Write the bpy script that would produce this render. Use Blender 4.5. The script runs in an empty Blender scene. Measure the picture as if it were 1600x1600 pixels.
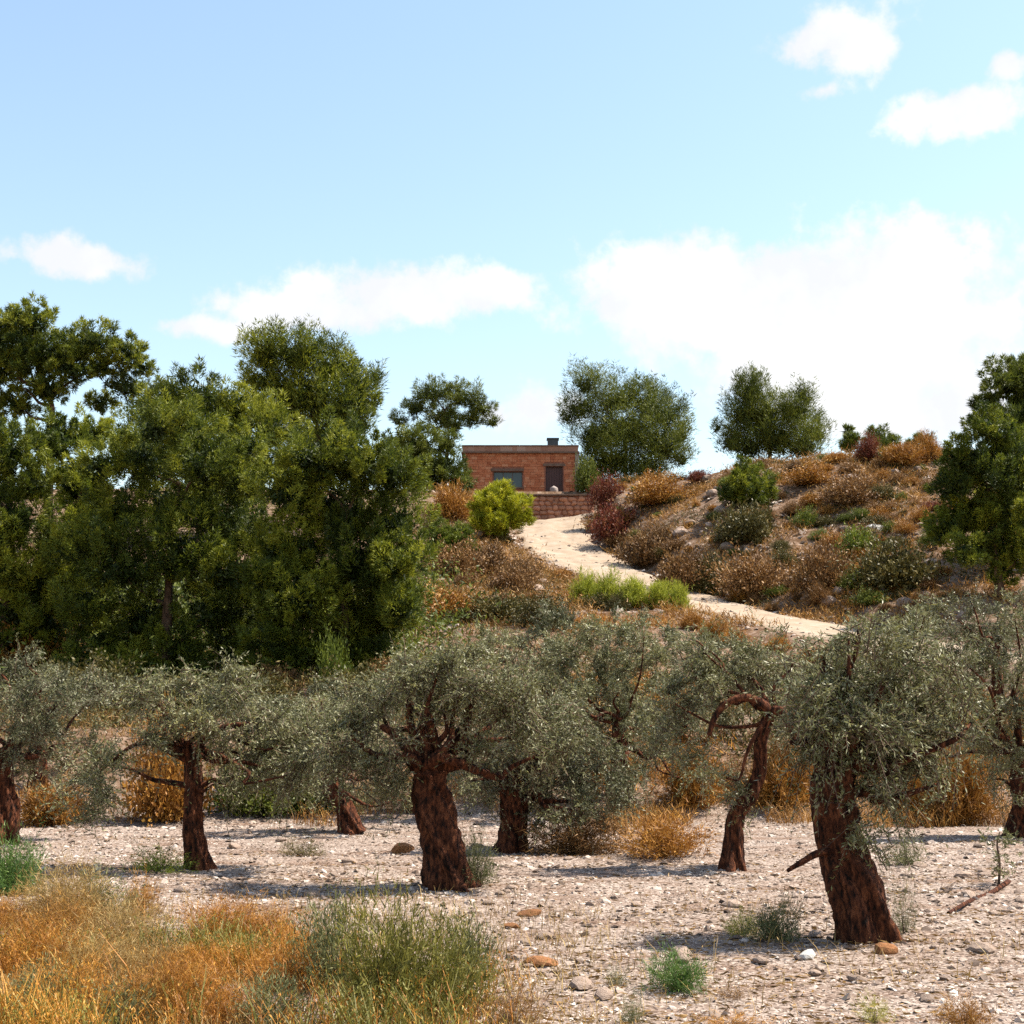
import bpy, math, random
import numpy as np
from mathutils import Vector

# ------------------------------------------------------------------ camera, sky, sun, exposure
scn = bpy.context.scene
COL = scn.collection
F_PX = 2200.0                      # focal length in pixels of the 1600 px photograph
CAM_Z = 2.3
PITCH = math.radians(8.5)
cam = bpy.data.cameras.new('camera')
cam.sensor_width = 36.0
cam.lens = 36.0 * F_PX / 1600.0
cam.clip_start = 0.1
cam.clip_end = 6000
camo = bpy.data.objects.new('camera', cam)
COL.objects.link(camo)
camo.location = (0, 0, CAM_Z)
camo.rotation_euler = (math.radians(90) + PITCH, 0, 0)
scn.camera = camo

SUN_EL = math.radians(57)
SUN_AZ = math.radians(82)          # from +Y (view direction) towards +X (right)
sdir = Vector((math.cos(SUN_EL) * math.sin(SUN_AZ), math.cos(SUN_EL) * math.cos(SUN_AZ), math.sin(SUN_EL)))
sl = bpy.data.lights.new('sun', 'SUN')
sl.energy = 5.0
sl.angle = math.radians(0.5)
sl.color = (1.0, 0.92, 0.79)
so = bpy.data.objects.new('sun', sl)
COL.objects.link(so)
so.rotation_euler = (-sdir).to_track_quat('-Z', 'Y').to_euler()
so.location = (40, 10, 60)

scn.view_settings.view_transform = 'Standard'
scn.view_settings.look = 'None'
scn.view_settings.gamma = 1.0
scn.view_settings.exposure = 1.35
scn.cycles.use_denoising = False
scn.cycles.max_bounces = 4
scn.cycles.diffuse_bounces = 3
scn.cycles.transmission_bounces = 3
scn.cycles.glossy_bounces = 2
scn.cycles.caustics_reflective = False
scn.cycles.caustics_refractive = False


def px_dir(px, py):
    u = (px - 800.0) / F_PX
    v = (800.0 - py) / F_PX
    c, s = math.cos(PITCH), math.sin(PITCH)
    return np.array([u, c - v * s, s + v * c])


def P(px, py, D):
    d = px_dir(px, py)
    return np.array([0, 0, CAM_Z]) + d * (D / d[1])


def build_world():
    w = bpy.data.worlds.new('World')
    scn.world = w
    w.use_nodes = True
    nt = w.node_tree
    nt.nodes.clear()
    N = nt.nodes.new
    L = nt.links.new

    def math_n(op, a, b=None, c=None, clamp=False):
        n = N('ShaderNodeMath')
        n.operation = op
        n.use_clamp = clamp
        for i, v in enumerate((a, b, c)):
            if v is None:
                continue
            if isinstance(v, (int, float)):
                n.inputs[i].default_value = v
            else:
                L(v, n.inputs[i])
        return n.outputs[0]
    out = N('ShaderNodeOutputWorld')
    bg = N('ShaderNodeBackground')
    sky = N('ShaderNodeTexSky')
    sky.sky_type = 'NISHITA'
    sky.sun_disc = False
    sky.sun_elevation = SUN_EL
    sky.sun_rotation = SUN_AZ
    sky.altitude = 300
    sky.air_density = 1.5
    sky.dust_density = 1.0
    sky.ozone_density = 0.2
    tc = N('ShaderNodeTexCoord')
    nz = N('ShaderNodeTexNoise')
    nz.inputs['Scale'].default_value = 10.6
    nz.inputs['Detail'].default_value = 7
    nz.inputs['Roughness'].default_value = 0.55
    L(tc.outputs['Generated'], nz.inputs['Vector'])
    nz2 = N('ShaderNodeTexNoise')
    nz2.inputs['Scale'].default_value = 38
    nz2.inputs['Detail'].default_value = 8
    nz2.inputs['Roughness'].default_value = 0.6
    L(tc.outputs['Generated'], nz2.inputs['Vector'])
    sep = N('ShaderNodeSeparateXYZ')
    L(tc.outputs['Generated'], sep.inputs[0])
    az = math_n('ARCTAN2', sep.outputs[0], sep.outputs[1])
    el = math_n('ARCSINE', sep.outputs[2])
    comb = N('ShaderNodeCombineXYZ')
    L(az, comb.inputs[0])
    L(el, comb.inputs[1])
    # clouds: ellipses in azimuth and elevation, broken up by noise
    blobs = []
    for (px, py, rx, ry, wt) in [
            (1230, 466, 290, 86, 1.15), (1055, 458, 150, 78, 1.15), (1360, 452, 165, 78, 1.1), (1490, 510, 110, 42, 0.9), (1340, 580, 250, 90, 1.0), (1470, 640, 130, 60, 1.0),
            (620, 455, 190, 44, 1.05), (480, 486, 150, 38, 1.0), (330, 514, 95, 24, 0.9), (110, 404, 110, 32, 1.1), (740, 455, 100, 34, 1.0),
            (1305, 65, 135, 52, 0.95), (1510, 170, 100, 40, 0.95), (1572, 105, 45, 24, 0.85), (830, 640, 100, 50, 0.8), (1290, 140, 110, 30, 0.42)]:
        d = px_dir(px, py)
        d = d / np.linalg.norm(d)
        blobs.append((math.atan2(d[0], d[1]), math.asin(d[2]), rx / F_PX, ry / F_PX, wt))
    acc = None
    for (a, e, rx, ry, wt) in blobs:
        s1 = N('ShaderNodeVectorMath')
        s1.operation = 'SUBTRACT'
        L(comb.outputs[0], s1.inputs[0])
        s1.inputs[1].default_value = (a, e, 0)
        s2 = N('ShaderNodeVectorMath')
        s2.operation = 'MULTIPLY'
        L(s1.outputs[0], s2.inputs[0])
        s2.inputs[1].default_value = (1 / rx, 1 / ry, 0)
        s3 = N('ShaderNodeVectorMath')
        s3.operation = 'LENGTH'
        L(s2.outputs[0], s3.inputs[0])
        v = math_n('SUBTRACT', wt, s3.outputs['Value'])
        acc = v if acc is None else math_n('SMOOTH_MAX', acc, v, 0.3)
    # beyond the frame the same kind of sky goes on, its clouds placed by a broad noise
    nb = N('ShaderNodeTexNoise')
    nb.inputs['Scale'].default_value = 2.6
    nb.inputs['Detail'].default_value = 2
    L(tc.outputs['Generated'], nb.inputs['Vector'])
    gen = math_n('MULTIPLY_ADD', nb.outputs[0], 6.0, -3.7)
    side = math_n('MULTIPLY_ADD', math_n('ABSOLUTE', az), 10.0, -4.6, clamp=True)
    high = math_n('MULTIPLY_ADD', el, 10.0, -5.4, clamp=True)
    wgt = math_n('MAXIMUM', side, high)
    acc = math_n('MAXIMUM', acc, math_n('MULTIPLY_ADD', wgt, math_n('ADD', gen, 3.0), -3.0))
    n1 = math_n('MULTIPLY_ADD', nz.outputs[0], 2.0, -1.0)
    n2 = math_n('MULTIPLY_ADD', nz2.outputs[0], 1.8, -0.9)
    den = math_n('ADD', math_n('ADD', acc, n1), n2)
    mr = N('ShaderNodeMapRange')
    mr.interpolation_type = 'SMOOTHSTEP'
    L(den, mr.inputs[0])
    mr.inputs[1].default_value = -0.22
    mr.inputs[2].default_value = 0.40
    mr.inputs[3].default_value = 0.0
    mr.inputs[4].default_value = 0.96
    mx = N('ShaderNodeMix')
    mx.data_type = 'RGBA'
    L(mr.outputs[0], mx.inputs[0])
    L(sky.outputs[0], mx.inputs[6])
    shd = N('ShaderNodeMix')
    shd.data_type = 'RGBA'
    L(math_n('MULTIPLY_ADD', nz.outputs[0], 5.0, -2.1, clamp=True), shd.inputs[0])
    shd.inputs[6].default_value = (4.0, 4.05, 4.3, 1)
    shd.inputs[7].default_value = (4.7, 4.7, 4.65, 1)
    L(shd.outputs[2], mx.inputs[7])
    L(mx.outputs[2], bg.inputs[0])
    bg.inputs[1].default_value = 0.094
    L(bg.outputs[0], out.inputs[0])


build_world()

# ------------------------------------------------------------------ small helpers
RNG = np.random.default_rng(11)


def fbm(x, y, scale, octaves=4, seed=0):
    x = np.asarray(x, float) / scale
    y = np.asarray(y, float) / scale
    tot = np.zeros(np.broadcast(x, y).shape)
    amp, norm = 1.0, 0.0
    for o in range(octaves):
        xi = np.floor(x).astype(np.int64)
        yi = np.floor(y).astype(np.int64)
        fx = x - xi
        fy = y - yi
        fx = fx * fx * (3 - 2 * fx)
        fy = fy * fy * (3 - 2 * fy)

        def h(a, b):
            n = (a * 374761393 + b * 668265263 + (seed + o) * 982451653) & 0xFFFFFFFF
            n = ((n ^ (n >> 13)) * 1274126177) & 0xFFFFFFFF
            return ((n ^ (n >> 16)) & 0xFFFF) / 65535.0
        v = (h(xi, yi) * (1 - fx) + h(xi + 1, yi) * fx) * (1 - fy) + (h(xi, yi + 1) * (1 - fx) + h(xi + 1, yi + 1) * fx) * fy
        tot += amp * (v * 2 - 1)
        norm += amp
        amp *= 0.5
        x = x * 2.03 + 17.1
        y = y * 2.03 + 5.3
    return tot / norm


def sstep(a, b, x):
    t = np.clip((x - a) / (b - a), 0, 1)
    return t * t * (3 - 2 * t)


def nrm(v):
    return v / np.maximum(np.linalg.norm(v, axis=-1, keepdims=True), 1e-9)


def mesh_np(name, V, F, tint=None, smooth=False, mat=None):
    """V (n,3), F (m,k) all faces with k corners; tint one value per face"""
    me = bpy.data.meshes.new(name)
    V = np.ascontiguousarray(V, dtype=np.float32)
    F = np.ascontiguousarray(F, dtype=np.int32)
    m, k = F.shape
    me.vertices.add(len(V))
    me.vertices.foreach_set('co', V.ravel())
    me.loops.add(m * k)
    me.loops.foreach_set('vertex_index', F.ravel())
    me.polygons.add(m)
    me.polygons.foreach_set('loop_start', np.arange(0, m * k, k, dtype=np.int32))
    me.polygons.foreach_set('loop_total', np.full(m, k, dtype=np.int32))
    me.polygons.foreach_set('use_smooth', np.full(m, bool(smooth)))
    if tint is not None:
        at = me.attributes.new('tint', 'FLOAT', 'FACE')
        at.data.foreach_set('value', np.ascontiguousarray(tint, dtype=np.float32))
    me.update(calc_edges=True)
    if mat:
        me.materials.append(mat)
    return me


def link(name, me, parent=None, loc=None):
    o = bpy.data.objects.new(name, me)
    COL.objects.link(o)
    if parent is not None:
        o.parent = parent
    if loc is not None:
        o.location = loc
    return o


def tag(o, label, cat, group=None, kind=None):
    if label:
        o['label'] = label
    if cat:
        o['category'] = cat
    if group:
        o['group'] = group
    if kind:
        o['kind'] = kind
    return o


def thing(name, label, cat, loc, group=None):
    o = bpy.data.objects.new(name, None)
    o.empty_display_size = 0.2
    COL.objects.link(o)
    o.location = loc
    return tag(o, label, cat, group)


# ------------------------------------------------------------------ materials
def new_mat(name):
    m = bpy.data.materials.new(name)
    m.use_nodes = True
    nt = m.node_tree
    b = nt.nodes['Principled BSDF']
    return m, nt, b, nt.nodes.new, nt.links.new


def ramp(nt, stops):
    r = nt.nodes.new('ShaderNodeValToRGB')
    e = r.color_ramp.elements
    while len(e) < len(stops):
        e.new(0.5)
    for i, (p, c) in enumerate(stops):
        e[i].position = p
        e[i].color = (*c, 1)
    return r


LEAF = 0.74     # leaf and stone colours below are relative; these bring them to real albedos
STONE = 0.66


def leaf_mat(name, cols, trans=0.25, rough=0.55, back=None, objvar=0.0):
    """cols spread over the per-leaf tint; back = colour of the leaf underside"""
    m, nt, b, N, L = new_mat(name)
    at = N('ShaderNodeAttribute')
    at.attribute_name = 'tint'
    n = len(cols)
    cols = [tuple(v * LEAF for v in c) for c in cols]
    back = tuple(v * LEAF for v in back) if back else None
    r = ramp(nt, [(i / (n - 1), c) for i, c in enumerate(cols)])
    L(at.outputs['Fac'], r.inputs[0])
    colr = r.outputs[0]
    if objvar:
        oi = N('ShaderNodeObjectInfo')
        hs = N('ShaderNodeHueSaturation')
        mr = N('ShaderNodeMapRange')
        mr.inputs[3].default_value = 1 - objvar
        mr.inputs[4].default_value = 1 + objvar
        L(oi.outputs['Random'], mr.inputs[0])
        L(mr.outputs[0], hs.inputs['Value'])
        L(colr, hs.inputs['Color'])
        colr = hs.outputs[0]
    if back:
        g = N('ShaderNodeNewGeometry')
        mx = N('ShaderNodeMix')
        mx.data_type = 'RGBA'
        L(g.outputs['Backfacing'], mx.inputs[0])
        L(colr, mx.inputs[6])
        mx.inputs[7].default_value = (*back, 1)
        colr = mx.outputs[2]
    L(colr, b.inputs['Base Color'])
    b.inputs['Roughness'].default_value = rough
    b.inputs['Specular IOR Level'].default_value = 0.25
    tr = N('ShaderNodeBsdfTranslucent')
    L(colr, tr.inputs['Color'])
    ms = N('ShaderNodeMixShader')
    ms.inputs[0].default_value = trans
    L(b.outputs[0], ms.inputs[1])
    L(tr.outputs[0], ms.inputs[2])
    L(ms.outputs[0], nt.nodes['Material Output'].inputs[0])
    return m


def bark_mat(name, c1, c2, c3, scale=6.0, bump=0.6):
    m, nt, b, N, L = new_mat(name)
    tc = N('ShaderNodeTexCoord')
    mp = N('ShaderNodeMapping')
    mp.inputs['Scale'].default_value = (scale * 2.6, scale * 2.6, scale * 1.0)
    L(tc.outputs['Object'], mp.inputs[0])
    n1 = N('ShaderNodeTexNoise')
    n1.inputs['Scale'].default_value = 1.0
    n1.inputs['Detail'].default_value = 8
    n1.inputs['Roughness'].default_value = 0.65
    L(mp.outputs[0], n1.inputs[0])
    r = ramp(nt, [(0.38, c1), (0.5, c2), (0.66, c3)])
    L(n1.outputs[0], r.inputs[0])
    L(r.outputs[0], b.inputs['Base Color'])
    b.inputs['Roughness'].default_value = 0.9
    b.inputs['Specular IOR Level'].default_value = 0.15
    bp = N('ShaderNodeBump')
    bp.inputs['Strength'].default_value = bump
    bp.inputs['Distance'].default_value = 0.09
    L(n1.outputs[0], bp.inputs['Height'])
    L(bp.outputs[0], b.inputs['Normal'])
    return m


def stone_mat(name, stops, nscale=14, bump=0.5, objvar=0.15, attr=False):
    m, nt, b, N, L = new_mat(name)
    tc = N('ShaderNodeTexCoord')
    n1 = N('ShaderNodeTexNoise')
    n1.inputs['Scale'].default_value = nscale
    n1.inputs['Detail'].default_value = 7
    n1.inputs['Roughness'].default_value = 0.65
    L(tc.outputs['Object'], n1.inputs[0])
    r = ramp(nt, [(p_, tuple(v * STONE for v in c)) for p_, c in stops])
    if attr:
        at = N('ShaderNodeAttribute')
        at.attribute_name = 'tint'
        ma = N('ShaderNodeMath')
        ma.operation = 'MULTIPLY_ADD'
        L(n1.outputs[0], ma.inputs[0])
        ma.inputs[1].default_value = 0.25
        L(at.outputs['Fac'], ma.inputs[2])
        mb = N('ShaderNodeMath')
        mb.operation = 'SUBTRACT'
        L(ma.outputs[0], mb.inputs[0])
        mb.inputs[1].default_value = 0.12
        L(mb.outputs[0], r.inputs[0])
    else:
        L(n1.outputs[0], r.inputs[0])
    oi = N('ShaderNodeObjectInfo')
    hs = N('ShaderNodeHueSaturation')
    mr = N('ShaderNodeMapRange')
    mr.inputs[3].default_value = 1 - objvar
    mr.inputs[4].default_value = 1 + objvar
    L(oi.outputs['Random'], mr.inputs[0])
    L(mr.outputs[0], hs.inputs['Value'])
    L(r.outputs[0], hs.inputs['Color'])
    L(hs.outputs[0], b.inputs['Base Color'])
    b.inputs['Roughness'].default_value = 0.92
    b.inputs['Specular IOR Level'].default_value = 0.2
    bp = N('ShaderNodeBump')
    bp.inputs['Strength'].default_value = bump
    bp.inputs['Distance'].default_value = 0.03
    L(n1.outputs[0], bp.inputs['Height'])
    L(bp.outputs[0], b.inputs['Normal'])
    return m


def plain_mat(name, col, rough=0.7, metal=0.0):
    m, nt, b, N, L = new_mat(name)
    tc = N('ShaderNodeTexCoord')
    n1 = N('ShaderNodeTexNoise')
    n1.inputs['Scale'].default_value = 5
    n1.inputs['Detail'].default_value = 5
    L(tc.outputs['Object'], n1.inputs[0])
    r = ramp(nt, [(0.3, tuple(c * 0.75 for c in col)), (0.7, tuple(min(1, c * 1.2) for c in col))])
    L(n1.outputs[0], r.inputs[0])
    L(r.outputs[0], b.inputs['Base Color'])
    b.inputs['Roughness'].default_value = rough
    b.inputs['Metallic'].default_value = metal
    return m


M = {}
M['pine'] = leaf_mat('pine_needles', [(0.028, 0.048, 0.008), (0.135, 0.168, 0.016), (0.36, 0.37, 0.034)], 0.34, objvar=0.10)
M['pine_dark'] = leaf_mat('pine_needles_dark', [(0.048, 0.070, 0.013), (0.13, 0.16, 0.022), (0.24, 0.265, 0.034)], 0.28, objvar=0.1)
M['pine_lime'] = leaf_mat('pine_needles_young', [(0.22, 0.24, 0.012), (0.42, 0.43, 0.02), (0.60, 0.56, 0.04)], 0.3)
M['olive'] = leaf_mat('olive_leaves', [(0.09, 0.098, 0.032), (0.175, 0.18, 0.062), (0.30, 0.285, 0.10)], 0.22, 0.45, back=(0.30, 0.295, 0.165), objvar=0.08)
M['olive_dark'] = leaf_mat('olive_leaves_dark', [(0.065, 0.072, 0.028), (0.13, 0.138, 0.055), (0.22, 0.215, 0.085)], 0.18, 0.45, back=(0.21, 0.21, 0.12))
M['scrub_brown'] = leaf_mat('brown_scrub', [(0.095, 0.050, 0.020), (0.24, 0.12, 0.040), (0.40, 0.23, 0.085)], 0.15, objvar=0.2)
M['scrub_orange'] = leaf_mat('orange_scrub', [(0.16, 0.065, 0.014), (0.38, 0.165, 0.028), (0.56, 0.30, 0.055)], 0.2, objvar=0.15)
M['scrub_red'] = leaf_mat('red_scrub', [(0.10, 0.022, 0.014), (0.22, 0.05, 0.028), (0.30, 0.13, 0.05)], 0.2, objvar=0.1)
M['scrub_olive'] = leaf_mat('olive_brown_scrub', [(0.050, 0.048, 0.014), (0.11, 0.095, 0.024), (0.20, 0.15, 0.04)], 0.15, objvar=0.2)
M['scrub_green'] = leaf_mat('green_scrub', [(0.06, 0.085, 0.012), (0.14, 0.18, 0.02), (0.26, 0.30, 0.035)], 0.3, objvar=0.15)
M['verge'] = leaf_mat('verge_green', [(0.20, 0.23, 0.02), (0.38, 0.42, 0.04), (0.58, 0.56, 0.09)], 0.4)
M['herb_green'] = leaf_mat('green_herb', [(0.05, 0.11, 0.025), (0.10, 0.19, 0.04), (0.19, 0.28, 0.06)], 0.25)
M['herb_grey'] = leaf_mat('grey_green_herb', [(0.075, 0.085, 0.032), (0.16, 0.17, 0.065), (0.29, 0.28, 0.12)], 0.2, objvar=0.1)
M['herb_olive'] = leaf_mat('olive_yellow_herb', [(0.09, 0.09, 0.018), (0.19, 0.18, 0.034), (0.32, 0.28, 0.06)], 0.25)
M['herb_yellow'] = leaf_mat('yellow_herb', [(0.28, 0.26, 0.05), (0.45, 0.42, 0.08), (0.55, 0.5, 0.14)], 0.25)
M['dry_grass'] = leaf_mat('dry_grass', [(0.17, 0.065, 0.013), (0.47, 0.185, 0.024), (0.70, 0.36, 0.06)], 0.25)
M['dry_grass_pale'] = leaf_mat('pale_dry_grass', [(0.24, 0.14, 0.04), (0.42, 0.27, 0.09), (0.58, 0.42, 0.17)], 0.2)
M['hill_grass'] = leaf_mat('hill_grass', [(0.10, 0.06, 0.02), (0.26, 0.14, 0.035), (0.42, 0.25, 0.08)], 0.2)
M['hill_rust'] = leaf_mat('rust_scrub', [(0.14, 0.065, 0.02), (0.40, 0.19, 0.04), (0.60, 0.34, 0.09)], 0.2)
M['olive_bark'] = bark_mat('olive_bark', (0.007, 0.004, 0.003), (0.066, 0.021, 0.010), (0.19, 0.068, 0.030), 6.0, 1.0)
M['pine_bark'] = bark_mat('pine_bark', (0.03, 0.02, 0.014), (0.085, 0.05, 0.032), (0.16, 0.10, 0.065), 3.0, 0.7)
M['twig'] = bark_mat('twig_bark', (0.04, 0.025, 0.018), (0.10, 0.065, 0.045), (0.17, 0.12, 0.09), 8.0, 0.3)
M['stones'] = stone_mat('pale_stones', [(0.0, (0.05, 0.032, 0.024)), (0.3, (0.19, 0.135, 0.105)), (0.6, (0.48, 0.375, 0.31)), (1.0, (0.86, 0.75, 0.66))], 30, 0.4, 0.0, attr=True)
M['rock'] = stone_mat('pale_rock', [(0.25, (0.20, 0.13, 0.095)), (0.5, (0.37, 0.27, 0.21)), (0.75, (0.55, 0.44, 0.37))], 9, 0.7, 0.25)
M['rock_white'] = stone_mat('white_rock', [(0.2, (0.55, 0.52, 0.48)), (0.8, (0.82, 0.79, 0.75))], 9, 0.5, 0.05)
M['rock_red'] = stone_mat('red_brown_rock', [(0.25, (0.13, 0.05, 0.02)), (0.5, (0.30, 0.13, 0.05)), (0.75, (0.42, 0.22, 0.11))], 9, 0.7, 0.2)
M['wall_stone'] = stone_mat('red_wall_stone', [(0.25, (0.34, 0.15, 0.095)), (0.5, (0.50, 0.24, 0.15)), (0.78, (0.62, 0.38, 0.27))], 3.5, 0.6, 0.28)
M['facing'] = stone_mat('red_facing_stone', [(0.0, (0.46, 0.14, 0.065)), (0.5, (0.62, 0.22, 0.105)), (1.0, (0.72, 0.34, 0.19))], 2.5, 0.6, 0.0, attr=True)
M['parapet'] = stone_mat('parapet_stone', [(0.0, (0.36, 0.17, 0.11)), (0.5, (0.46, 0.25, 0.17)), (1.0, (0.56, 0.36, 0.27))], 2.5, 0.5, 0.0, attr=True)
M['mortar'] = plain_mat('mortar', (0.26, 0.10, 0.06), 0.95)
M['coping'] = stone_mat('brown_coping', [(0.3, (0.17, 0.10, 0.07)), (0.7, (0.28, 0.19, 0.145))], 3, 0.4, 0.05)
M['plaster'] = stone_mat('pale_plaster', [(0.3, (0.30, 0.23, 0.18)), (0.7, (0.44, 0.36, 0.30))], 2, 0.3, 0.05)
M['door'] = plain_mat('dark_red_door', (0.055, 0.016, 0.012), 0.6)
M['frame'] = plain_mat('window_frame', (0.07, 0.05, 0.045), 0.5)
M['dark_metal'] = plain_mat('dark_metal', (0.03, 0.035, 0.04), 0.5)
M['pale_pot'] = plain_mat('pale_pot', (0.26, 0.21, 0.19), 0.8)
gm, nt, b, N, L = new_mat('glass_pane')
b.inputs['Base Color'].default_value = (0.03, 0.045, 0.05, 1)
b.inputs['Roughness'].default_value = 0.06
M['glass'] = gm


def ground_material():
    m, nt, b, N, L = new_mat('ground')
    tc = N('ShaderNodeTexCoord')
    at = N('ShaderNodeAttribute')
    at.attribute_name = 'zone'

    def noise(sc, det=6, ro=0.6):
        n = N('ShaderNodeTexNoise')
        n.inputs['Scale'].default_value = sc
        n.inputs['Detail'].default_value = det
        n.inputs['Roughness'].default_value = ro
        L(tc.outputs['Object'], n.inputs[0])
        return n
    big = noise(0.5)
    mid = noise(2.2, 8, 0.7)
    smp = N('ShaderNodeMapping')
    smp.inputs['Scale'].default_value = (0.35, 1.0, 1.0)
    L(tc.outputs['Object'], smp.inputs[0])
    strk = N('ShaderNodeTexNoise')
    strk.inputs['Scale'].default_value = 1.6
    strk.inputs['Detail'].default_value = 6
    strk.inputs['Roughness'].default_value = 0.65
    L(smp.outputs[0], strk.inputs[0])
    vor = N('ShaderNodeTexVoronoi')
    vor.inputs['Scale'].default_value = 34
    L(tc.outputs['Object'], vor.inputs[0])
    sepc = N('ShaderNodeSeparateColor')
    L(vor.outputs['Color'], sepc.inputs[0])
    r1 = ramp(nt, [(0.0, (0.085, 0.058, 0.043)), (0.3, (0.19, 0.142, 0.115)), (0.7, (0.28, 0.222, 0.185)), (1.0, (0.40, 0.335, 0.29))])
    L(sepc.outputs[0], r1.inputs[0])
    r1b = ramp(nt, [(0.36, (0.52, 0.38, 0.29)), (0.56, (1, 1, 1))])
    L(strk.outputs[0], r1b.inputs[0])
    mul = N('ShaderNodeMix')
    mul.data_type = 'RGBA'
    mul.blend_type = 'MULTIPLY'
    mul.inputs[0].default_value = 0.8
    L(r1.outputs[0], mul.inputs[6])
    L(r1b.outputs[0], mul.inputs[7])
    r2 = ramp(nt, [(0.25, (0.050, 0.026, 0.013)), (0.45, (0.099, 0.056, 0.030)), (0.56, (0.178, 0.119, 0.083)), (0.70, (0.290, 0.224, 0.178))])
    L(mid.outputs[0], r2.inputs[0])
    mx = N('ShaderNodeMix')
    mx.data_type = 'RGBA'
    L(at.outputs['Fac'], mx.inputs[0])
    L(mul.outputs[2], mx.inputs[6])
    L(r2.outputs[0], mx.inputs[7])
    L(mx.outputs[2], b.inputs['Base Color'])
    b.inputs['Roughness'].default_value = 0.95
    b.inputs['Specular IOR Level'].default_value = 0.1
    fine = noise(28, 6, 0.7)
    ad = N('ShaderNodeMath')
    ad.operation = 'MULTIPLY_ADD'
    L(fine.outputs[0], ad.inputs[0])
    ad.inputs[1].default_value = 0.5
    L(mid.outputs[0], ad.inputs[2])
    bp = N('ShaderNodeBump')
    bp.inputs['Strength'].default_value = 0.8
    bp.inputs['Distance'].default_value = 0.05
    L(ad.outputs[0], bp.inputs['Height'])
    L(bp.outputs[0], b.inputs['Normal'])
    return m


def track_material():
    m, nt, b, N, L = new_mat('track_gravel')
    tc = N('ShaderNodeTexCoord')
    n1 = N('ShaderNodeTexNoise')
    n1.inputs['Scale'].default_value = 1.3
    n1.inputs['Detail'].default_value = 9
    n1.inputs['Roughness'].default_value = 0.7
    L(tc.outputs['Object'], n1.inputs[0])
    r = ramp(nt, [(0.3, (0.218, 0.158, 0.109)), (0.5, (0.277, 0.215, 0.158)), (0.72, (0.330, 0.271, 0.218))])
    L(n1.outputs[0], r.inputs[0])
    L(r.outputs[0], b.inputs['Base Color'])
    b.inputs['Roughness'].default_value = 0.95
    b.inputs['Specular IOR Level'].default_value = 0.1
    bp = N('ShaderNodeBump')
    bp.inputs['Strength'].default_value = 0.5
    bp.inputs['Distance'].default_value = 0.06
    L(n1.outputs[0], bp.inputs['Height'])
    L(bp.outputs[0], b.inputs['Normal'])
    return m


# ------------------------------------------------------------------ terrain
def zpx(py, D):
    return P(800, py, D)[2]


PLAT = 19.6
cols = {   # per image column: (distance, photo row) along the ground
    -300: [(38, 1165), (48, 1080), (60, 990), (80, 860), (95, 775)],
    250: [(38, 1165), (48, 1078), (60, 985), (80, 860), (95, 772)],
    500: [(38, 1160), (48, 1060), (60, 970), (80, 860), (95, 772)],
    700: [(38, 1150), (50, 1030), (60, 962), (70, 905), (80, 852), (88, 808), (96, 772)],
    850: [(38, 1150), (50, 1035), (60, 968), (68, 930), (76, 900), (84, 873), (95, 832), (102, 808), (104.6, 806)],
    1000: [(38, 1155), (50, 1040), (60, 975), (70, 935), (78, 905), (82, 868), (90, 800), (98, 742)],
    1150: [(38, 1160), (48, 1070), (58, 995), (66, 957), (70, 938), (78, 850), (86, 770), (93, 722)],
    1300: [(38, 1165), (46, 1090), (54, 1010), (60, 978), (65, 958), (72, 885), (80, 790), (88, 712)],
    1450: [(38, 1170), (46, 1085), (54, 1005), (60, 962), (65, 920), (70, 860), (80, 760), (88, 698)],
    1600: [(38, 1170), (46, 1075), (54, 985), (60, 940), (68, 870), (80, 780), (90, 712)],
    1900: [(38, 1170), (46, 1075), (54, 985), (60, 940), (68, 880), (80, 800), (92, 735)],
}
UG = np.linspace(-0.8, 0.8, 161)
DG = np.arange(0, 400.1, 0.5)
cu = sorted(cols)
tabc = []
for c in cu:
    ks = [(0, 0), (34.0, 0.0)] + [(D, zpx(py, D)) for D, py in cols[c]]
    last = ks[-1]
    if abs(c - 850) < 1:
        ks += [(105.4, 19.3), (107, 19.65)]
    else:
        ks += [(max(last[0] + 6, 104), max(last[1], PLAT))]
    ks += [(124, PLAT - 0.2), (150, 17), (200, 13), (400, 10)]
    k = np.array(ks)
    tabc.append(np.interp(DG, k[:, 0], k[:, 1]))
tabc = np.array(tabc)
cuu = np.array([(c - 800) / F_PX for c in cu])
TAB = np.array([np.interp(UG, cuu, tabc[:, j]) for j in range(len(DG))]).T
ker = np.array([1, 2, 3, 2, 1]) / 9.0
for it in range(2):
    p = np.pad(TAB, ((2, 2), (0, 0)), mode='edge')
    TAB = sum(ker[i] * p[i:i + TAB.shape[0]] for i in range(5))
    p = np.pad(TAB, ((0, 0), (2, 2)), mode='edge')
    TAB = sum(ker[i] * p[:, i:i + TAB.shape[1]] for i in range(5))


def table_z(x, y):
    yy = np.clip(y, 0.5, 399)
    u = np.clip(x / np.maximum(yy, 12.0), -0.799, 0.799)
    fi = (u + 0.8) / 0.01
    fj = yy / 0.5
    i = np.clip(fi.astype(int), 0, 159)
    j = np.clip(fj.astype(int), 0, len(DG) - 2)
    a = fi - i
    c = fj - j
    return (TAB[i, j] * (1 - a) + TAB[i + 1, j] * a) * (1 - c) + (TAB[i, j + 1] * (1 - a) + TAB[i + 1, j + 1] * a) * c


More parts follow.
